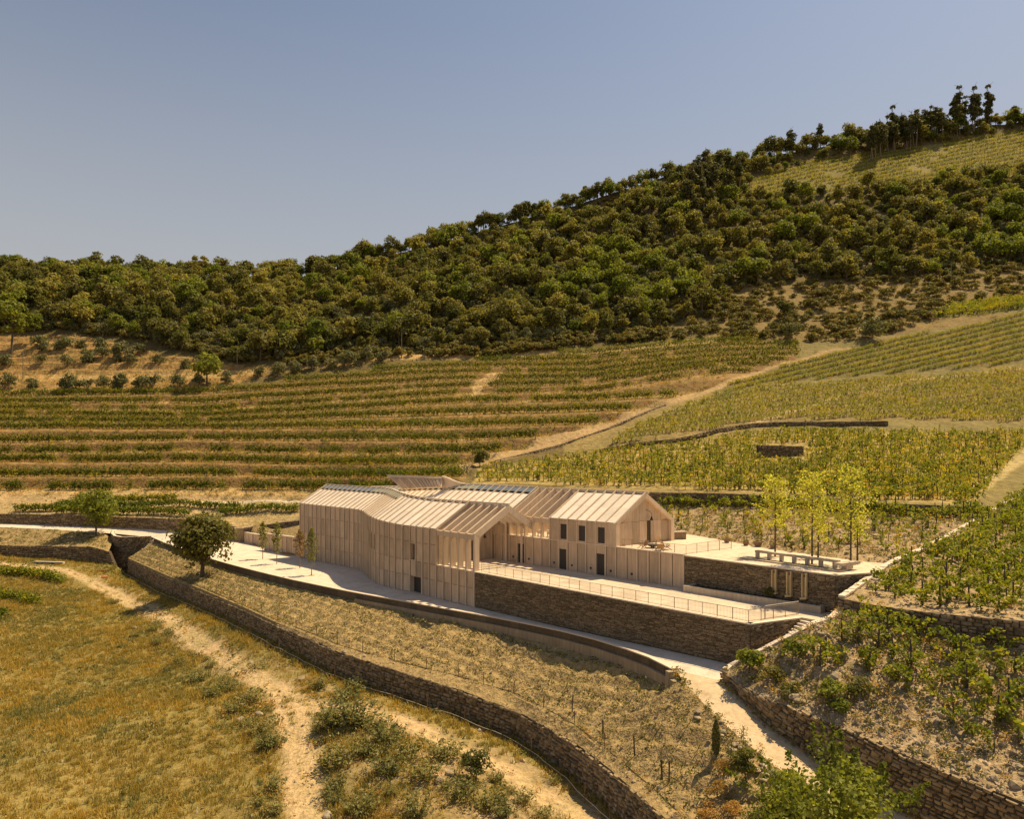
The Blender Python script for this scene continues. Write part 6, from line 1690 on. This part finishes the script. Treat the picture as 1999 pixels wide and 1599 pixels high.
dl_l, _ = along([p + (.15, .35, .12) for p in TB], 1.0); mb = MB(); mb.tube(list(dl_l), .03, 4); hs = mb.build('hose', M['stake']); tag(hs, 'dark irrigation hose along the top of the long curved wall', 'hose')
# poles
for (x, y, h, lab) in [(463, 723, 9.0, 'pale utility pole at the dark edge of the wood'), (784, 702, 9.0, 'grey utility pole before the middle of the wood'), (1857, 556, 9.0, 'pale utility pole on the scrubby slope at the right'), (45, 742, 10.0, 'thin utility pole on the golden terraces at the left')]:
    p = hill(x, y)[0]; mb = MB(); mb.tube([p - (0, 0, .5), p + (0, 0, h)], [.16, .10], 7); o = mb.build('utility_pole', M['barkp']); tag(o, lab, 'pole')

# ------------------------------------------------------------------ terrace furniture
def railing(name, label, pts, h=.95, bay=1.4, z=0., bal=.13):
    root = thing(name, label, 'railing', tuple(pts[0])); o0 = np.asarray(pts[0], float)
    bm_ = MB()
    for a, b in zip(pts[:-1], pts[1:]):
        a, b = np.asarray(a, float) - o0, np.asarray(b, float) - o0; L = np.linalg.norm(b - a); n = max(1, int(round(L / bay))); d = (b - a) / L
        for q in range(n + 1):
            if q == 0 and np.linalg.norm(a) > .01: continue
            p = a + (b - a) * q / n; mb = MB(); mb.bar(p, p + ZV * h, .04); mb.build('post', M['metal'], root)
        mb = MB(); mb.bar(a + ZV * h, b + ZV * h, .04, .03); mb.build('top_rail', M['metal'], root)
        mb = MB(); mb.bar(a + ZV * .1, b + ZV * .1, .03, .03); mb.build('bottom_rail', M['metal'], root)
        k = int(L / bal)
        for q in range(1, k): p = a + (b - a) * q / k; bm_.bar(p + ZV * .1, p + ZV * h, .012)
    bm_.build('balusters', M['metal'], root, 'stuff'); return root
inw = (A0 - B0) / np.linalg.norm(A0 - B0)
c1 = B0 + VV * .3 + inw * .35
railing('railing', 'long thin metal railing along the front of the lower terrace', [A0 + VV * .28 - inw * .8, c1, G(1556, 1201.5, 0.0)])
railing('railing', 'thin metal railing along the edge of the upper terrace', [rpt(-.5, .3, 3.2), D0 + VV * .3 + (0, 0, 3.2), D0 + VV * .3 + (E0 - D0) * .34 + (0, 0, 3.2)])
mb = MB(); hr0 = G(1487, 1201, 0.0); 
hr = thing('handrail', 'short pale handrail beside the top of the lower steps', 'handrail', tuple(G(1556, 1200, 0)))
q0, q1 = G(1490, 1210, 0) - G(1556, 1200, 0), np.zeros(3)
mb = MB(); mb.bar(q0 + VV * .25 + ZV * 1.02, q1 + VV * .25 + ZV * 1.02, .06, .05); mb.build('top_rail', M['edge'], hr)
mb = MB(); mb.bar(q1 + VV * .25, q1 + VV * .25 + ZV * 1.0, .05); mb.build('post', M['metal'], hr)
mb = MB(); mb.bar(q0 + VV * .25, q0 + VV * .25 + ZV * 1.0, .05); mb.build('post', M['metal'], hr)
# basin
bs = thing('water_basin', 'long low stone basin with dark water below the three spouts', 'basin', tuple(G(1333.5, 1156, 0)))
o0 = G(1333.5, 1156, 0); f0, f1 = np.zeros(3), G(1602, 1199.5, 0) - o0; e0, e1 = Z(D0, 0) + (.12, -.1, 0) - o0, Z(E0, 0) + (-.9, .0, 0) - o0
k0 = f0 + (e0 - f0) * 1.0
def strip(a, b, w, h, nseg, name, inn):
    for q in range(nseg):
        p, r2 = a + (b - a) * (q + .004) / nseg, a + (b - a) * (q + .996) / nseg; mb = MB(); mb.prism([p, r2, r2 + inn * w, p + inn * w], ZV * h); mb.build(name, M['old_stone'], bs)
inn = (e0 - f0) / (np.linalg.norm(e0 - f0) + 1e-6); inn = VV
strip(f0, f1, .3, .62, 7, 'kerb_stone', inn)
strip(f0 + VV * .3, f0 + VV * 1.7, .35, .62, 1, 'kerb_stone', -UV * -1)
strip(f1 + VV * .3, f1 + VV * 1.5, .35, .62, 1, 'kerb_stone', -UV)
mb = MB(); mb.prism([f0 + VV * .29 + ZV * .57, f1 + VV * .29 + ZV * .57, f1 + VV * 1.5 + ZV * .57, f0 + VV * 1.7 + ZV * .57], -ZV * .05); mb.build('water', M['water'], bs)
# three spouts on the wall
wdir = (E0 - D0) / np.linalg.norm(E0 - D0); wn_ = np.array((wdir[1], -wdir[0], 0)); wn_ = wn_ if wn_[1] < 0 else -wn_
for k, (pxc, lab) in enumerate([(1514, 'tall ochre stone spout channel on the dark wall, left of three'), (1543, 'tall ochre stone spout channel on the dark wall, middle of three'), (1573, 'tall ochre stone spout channel on the dark wall, right of three')]):
    best = min(np.linspace(0, 1, 400), key=lambda t: abs(to_img([D0 + (E0 - D0) * t])[0][0] - pxc)); p = Z(D0 + (E0 - D0) * best, 0) + wn_ * .08
    root = thing('stone_spout', lab, 'spout', tuple(p), 0, 'stone spouts over the basin')
    w = wdir
    for s_ in (-.24, .12):
        mb = MB(); mb.obox(w * s_ + ZV * 1.05, w * .12, wn_ * .22, ZV * 1.95); mb.build('cheek', M['ochre_stone'], root)
    mb = MB(); mb.obox(w * -.12 + ZV * 1.05, w * .24, wn_ * .05, ZV * 1.95); mb.build('channel', M['ochre_stone'], root)
    mb = MB(); mb.obox(w * -.3 + ZV * .86, w * .6, wn_ * .34, ZV * .18); mb.build('lip', M['ochre_stone'], root)
    mb = MB(); mb.obox(w * -.07 + ZV * 2.7, w * .14, wn_ * .1, ZV * .2); mb.build('outlet', M['dark'], root)
solo('wet_plant', 'dark plant growing in the basin under the left spout', 'plant', Z(D0 + (E0 - D0) * min(np.linspace(0, 1, 400), key=lambda t: abs(to_img([D0 + (E0 - D0) * t])[0][0] - 1510)), .25) + wn_ * .45, 620, 1.3, .62, .6, 9, 420, .09, 'oakdark', 'bark', .03, .3, 3)
# stone trough structure on top of the wall
tb = G(1444, 1091, 3.2); te = G(1637, 1118, 3.2)
tr = thing('stone_trough', 'pale stone water channel on short posts along the upper terrace edge', 'water channel', tuple(tb)); v_ = te - tb; ud = v_ / np.linalg.norm(v_); nd = np.array((-ud[1], ud[0], 0)); nd = nd if nd[1] > 0 else -nd
Lt = np.linalg.norm(v_)
mb = MB(); mb.obox(np.zeros(3) + ud * 0, ud * Lt, nd * 1.25, ZV * .14); mb.build('plinth', M['old_stone'], tr)
mb = MB(); mb.obox(ud * 1.2 + nd * .3 + ZV * .141, ud * (Lt - 2.2), nd * .5, ZV * .012); mb.build('water', M['water'], tr)
b_, e_ = 1.1, Lt - .6
for q in range(7):
    p = ud * (b_ + (e_ - b_) * q / 6.4) + nd * .85 + ZV * .14; mb = MB(); mb.obox(p, ud * .3, nd * .26, ZV * .52); mb.build('post', M['old_stone'], tr)
mb = MB(); mb.obox(ud * b_ + nd * .78 + ZV * .661, ud * (e_ - b_), nd * .4, ZV * .2); mb.build('beam', M['old_stone'], tr)
mb = MB(); mb.obox(ud * (e_ - .0) + nd * .3 + ZV * .50, ud * .7, nd * 2.6, ZV * .22); mb.build('end_slab', M['old_stone'], tr)
mb = MB(); mb.obox(ud * (e_ + .05) + nd * 1.2 + ZV * .142, ud * .5, nd * .9, ZV * .35); mb.build('end_block', M['old_stone'], tr)
# steps
def steps(name, label, top, dv, sv, n, rise, tread, w):
    root = thing(name, label, 'steps', tuple(top)); 
    for q in range(n):
        p = dv * tread * q - ZV * rise * (q + 1); mb = MB(); mb.obox(p - ZV * .6, dv * (tread + .05), sv * w, ZV * (.6 + rise * .0)); mb.build('step', M['edge'], root)
    return root
ld = (B0 - B1); ld[2] = 0; ld /= np.linalg.norm(ld); ls_ = np.array((-ld[1], ld[0], 0)); ls_ = ls_ if ls_[1] < 0 else -ls_
steps('stone_steps', 'flight of pale stone steps descending beside the terrace wall to the road', Z(B1, 0) + ls_ * .1 - ld * .1, ld, ls_, 18, .185, .32, 1.9)
mb = MB(); 
ud2 = Z(E0 - E1, 0); ud2 /= np.linalg.norm(ud2); us2 = np.array((-ud2[1], ud2[0], 0)); us2 = us2 if us2[1] < 0 else -us2
steps('stone_steps', 'flight of pale stone steps between upper and lower terrace', E1 + us2 * .1, ud2, us2, 16, .195, .30, 1.6)
lf0 = G(1603, 1199, 0)
st3 = thing('stone_steps', 'short broad stone steps at the right end of the basin', 'steps', tuple(lf0))
for q in range(4):
    mb = MB(); p = G(1606 + q * 3, 1203 - q * 6.5, 0) - lf0; mb.obox(p + ZV * .003, UV * 0 + (np.array((1.4, .9, 0)) * (1.3)), VV * .55, ZV * (.16 * (q + 1))); mb.build('step', M['edge'], st3)
# wooden chairs, fire bowl
def chair(p, rz, lab, cush=None):
    root = thing('lounge_chair', lab, 'chair', tuple(p), rz, 'wooden chairs on the upper terrace')
    mb = MB(); mb.obox((-.32, -.3, .36), (.64, 0, 0), (0, .62, -.06), (0, 0, .06)); mb.build('seat', M['tealwood'] if cush is None else M[cush], root)
    mb = MB(); mb.obox((-.32, .30, .36), (.64, 0, 0), (0, .28, .52), (0, .05, -.03)); mb.build('backrest', M['tealwood'] if cush is None else M[cush], root)
    for s in (-.33, .29):
        mb = MB(); mb.bar((s, -.42, 0), (s, .22, .42), .045); mb.build('leg', M['wood'], root)
        mb = MB(); mb.bar((s, .45, 0), (s, -.18, .58), .045); mb.build('leg', M['wood'], root)
        mb = MB(); mb.bar((s, -.3, .57), (s, .42, .57), .05, .03); mb.build('armrest', M['wood'], root)
    return root
chair(G(1254, 1071.5, 3.2), -1.2, 'pale orange wooden lounge chair left of the black fire bowl')
chair(G(1287, 1064.5, 3.2), .2, 'dark wooden lounge chair behind the black fire bowl')
chair(G(1285.6, 1077.3, 3.2), 3.3, 'brown wooden lounge chair in front of the black fire bowl')
chair(G(1302.4, 1073.5, 3.2), 1.6, 'dark wooden lounge chair right of the black fire bowl')
fb = thing('fire_bowl', 'wide black fire bowl between the wooden chairs on the upper terrace', 'fire bowl', tuple(G(1274, 1070, 3.2)))
mb = MB(); mb.tube([(0, 0, .12), (0, 0, .22), (0, 0, .38), (0, 0, .40)], [.2, .45, .72, .66], 20); mb.build('bowl', M['blackmetal'], fb)
mb = MB(); mb.cyl((0, 0, 0), (0, 0, .13), .22, 12); mb.build('base', M['blackmetal'], fb)
for k, (t, s, rz, lab) in enumerate([(10.9, 1.9, 2.6, 'white cushioned armchair in the open court, nearest the windows'), (12.4, 2.2, 2.9, 'white cushioned armchair in the middle of the open court'), (13.9, 2.0, 3.3, 'white cushioned armchair at the left of the open court')]):
    chair(rpt(t, s, 3.2), rz, lab, 'cushion')
# clay pots at the back of the terrace
for k, (x, y, s, lab) in enumerate([(1419, 1060, .36, 'wide dark clay pot at the terrace back edge, farthest left'), (1456, 1065.5, .33, 'dark clay pot at the terrace back edge, second from left'), (1479.5, 1067.8, .44, 'large dark clay pot at the terrace back edge, third from left'), (1509, 1072, .33, 'dark clay pot at the terrace back edge, beside the left yellow tree')]):
    p = G(x, y, 3.2); root = thing('clay_pot', lab, 'pot', tuple(p), 0, 'clay pots at the terrace back edge')
    mb = MB(); mb.tube([(0, 0, 0), (0, 0, s * .5), (0, 0, s * 1.15), (0, 0, s * 1.3)], [s * .6, s * .85, s * 1.0, s * 1.08], 14, False); mb.tube([(0, 0, s * 1.3), (0, 0, s * 1.1)], [s * .95, s * .9], 14); mb.build('pot', M['terracotta'], root)
    r_ = np.random.default_rng(640 + k); V, Fc = cards(r_.normal(0, s * .45, (50, 3)) * (1, 1, .5) + (0, 0, s * 1.45), .08, None, r_); obj('plant', mk_mesh('plant', V, Fc, M['weed']), root)
solo('dark_shrub', 'small dark upright shrub at the terrace back edge between the trees', 'shrub', G(1546, 1078, 3.2), 645, 1.3, .35, .62, 8, 300, .08, 'oakdark', 'bark', .04, .3, 2)
# low block wall behind the sunlit gable
bw = thing('block_wall', 'short low stone wall behind the sunlit gable', 'wall', tuple(G(1316, 1054, 3.2)))
mb = MB(); mb.obox((0, 0, 0), np.array((1.5, .35, 0)), np.array((-.2, .5, 0)), (0, 0, .85)); mb.build('wall_core', M['schist'], bw); mb = MB(); mb.obox((-.04, -.05, .853), np.array((1.6, .37, 0)), np.array((-.2, .56, 0)), (0, 0, .1)); mb.build('coping', M['edge'], bw)
# boulders, rubble, litter
def boulder(p, s, lab, group=None, seed=0, mat='rock'):
    r_ = np.random.default_rng(seed); b = bmesh.new(); bmesh.ops.create_icosphere(b, subdivisions=2, radius=1)
    for v in b.verts: v.co *= 1 + .22 * math.sin(v.co.x * 3.1 + seed) * math.cos(v.co.y * 2.7 + seed * 2) + r_.uniform(-.05, .05); v.co.z *= .7
    me_ = bpy.data.meshes.new('boulder'); b.to_mesh(me_); b.free(); me_.materials.append(M[mat]); o = obj('boulder', me_, None, tuple(p)); o.scale = s; o.rotation_euler = (0, 0, r_.uniform(0, 6)); tag(o, lab, 'boulder', group); return o
boulder(on(v1, 1549, 1366, 46.3) + (0, 0, .12), (.4, .32, .36), 'larger pale boulder among bushes in the lower plot', None, 1)
boulder(on(v1, 1557, 1374, 45.9) + (0, 0, .08), (.34, .28, .26), 'smaller pale boulder beside the larger one in the lower plot', None, 2)
for k in range(46):
    t = R5.uniform(2.3, 6.6); i = int(t); p = ROADL[i] * (1 - t + i) + ROADL[i + 1] * (t - i) + np.array((R5.normal(-.55, .4), R5.normal(-.25, .3), .02)); s = R5.uniform(.1, .34)
    p[2] = slope.height(np.array([p]))[0] + .05 if in_poly(np.array([p]), slope.poly)[0] else p[2]
    o = boulder(p, (s, s * R5.uniform(.6, 1), s * R5.uniform(.4, .8)), 'grey brown rock in the rubble along the dirt road edge', 'rocks along the dirt road edge', 10 + k)
for k, (x, y, d) in enumerate([(590, 1318, 73.5), (505, 1392, 66), (470, 1405, 65), (920, 1525, 52.5), (700, 1378, 66), (858, 1558, 50.5), (262, 1232, 99), (880, 1540, 51.5), (640, 1600, 47.3)]):
    boulder(on(field, x, y, d) + (0, 0, .1), (.5 * R5.uniform(.6, 1.2), .4 * R5.uniform(.6, 1.2), .35), 'brown rock lying beside the dirt tracks', 'rocks beside the dirt tracks', 80 + k)
for k, (x, y, lab) in enumerate([(193, 1111, 'bright orange plastic scrap lying by the left track bend'), (199, 1121, 'orange plastic scrap nearest the track at the bend')]):
    p = on(field, x, y, 132.5 if k == 0 else 129); mb = MB(); mb.obox((0, 0, .02), (.9, .2, .1), (-.1, .4, 0), (0, 0, .12)); o = mb.build('plastic_scrap', M['orange'], None); o.location = tuple(p); tag(o, lab, 'litter')
p = on(field, 100, 1107, 136); cu = thing('culvert', 'low concrete culvert edge beside the left end of the track', 'culvert', tuple(p))
mb = MB(); mb.obox((-3.2, 0, -.2), (6.0, -1.0, 0), (.1, .5, 0), (0, 0, .55)); mb.build('edge_beam', M['edge'], cu); mb = MB(); mb.obox((-3.0, -.32, -.2), (5.6, -.95, 0), (.05, .26, 0), (0, 0, .4)); mb.build('gutter', M['dark'], cu)
p = G(1404, 1322, -3.65); mb = MB(); mb.cyl((0, 0, .0), (0, 0, .05), .42, 16); o = mb.build('manhole_cover', M['door']); o.location = tuple(p); tag(o, 'round dark manhole cover at the corner of the dirt road', 'manhole cover')
# little steps of white stones beside the bastion
ws = thing('stepping_stones', 'line of small pale stepping stones climbing beside the bastion', 'stepping stones', tuple(W(274, 1080, 139.5)))
for q in range(11):
    p = W(272 + q * 2.7, 1081 - q * 2.75, 139.5 + q * .55) - W(274, 1080, 139.5); mb = MB(); mb.obox(p, (.7, .1, 0), (-.1, .5, 0), (0, 0, .16)); mb.build('stone', M['edge'], ws)
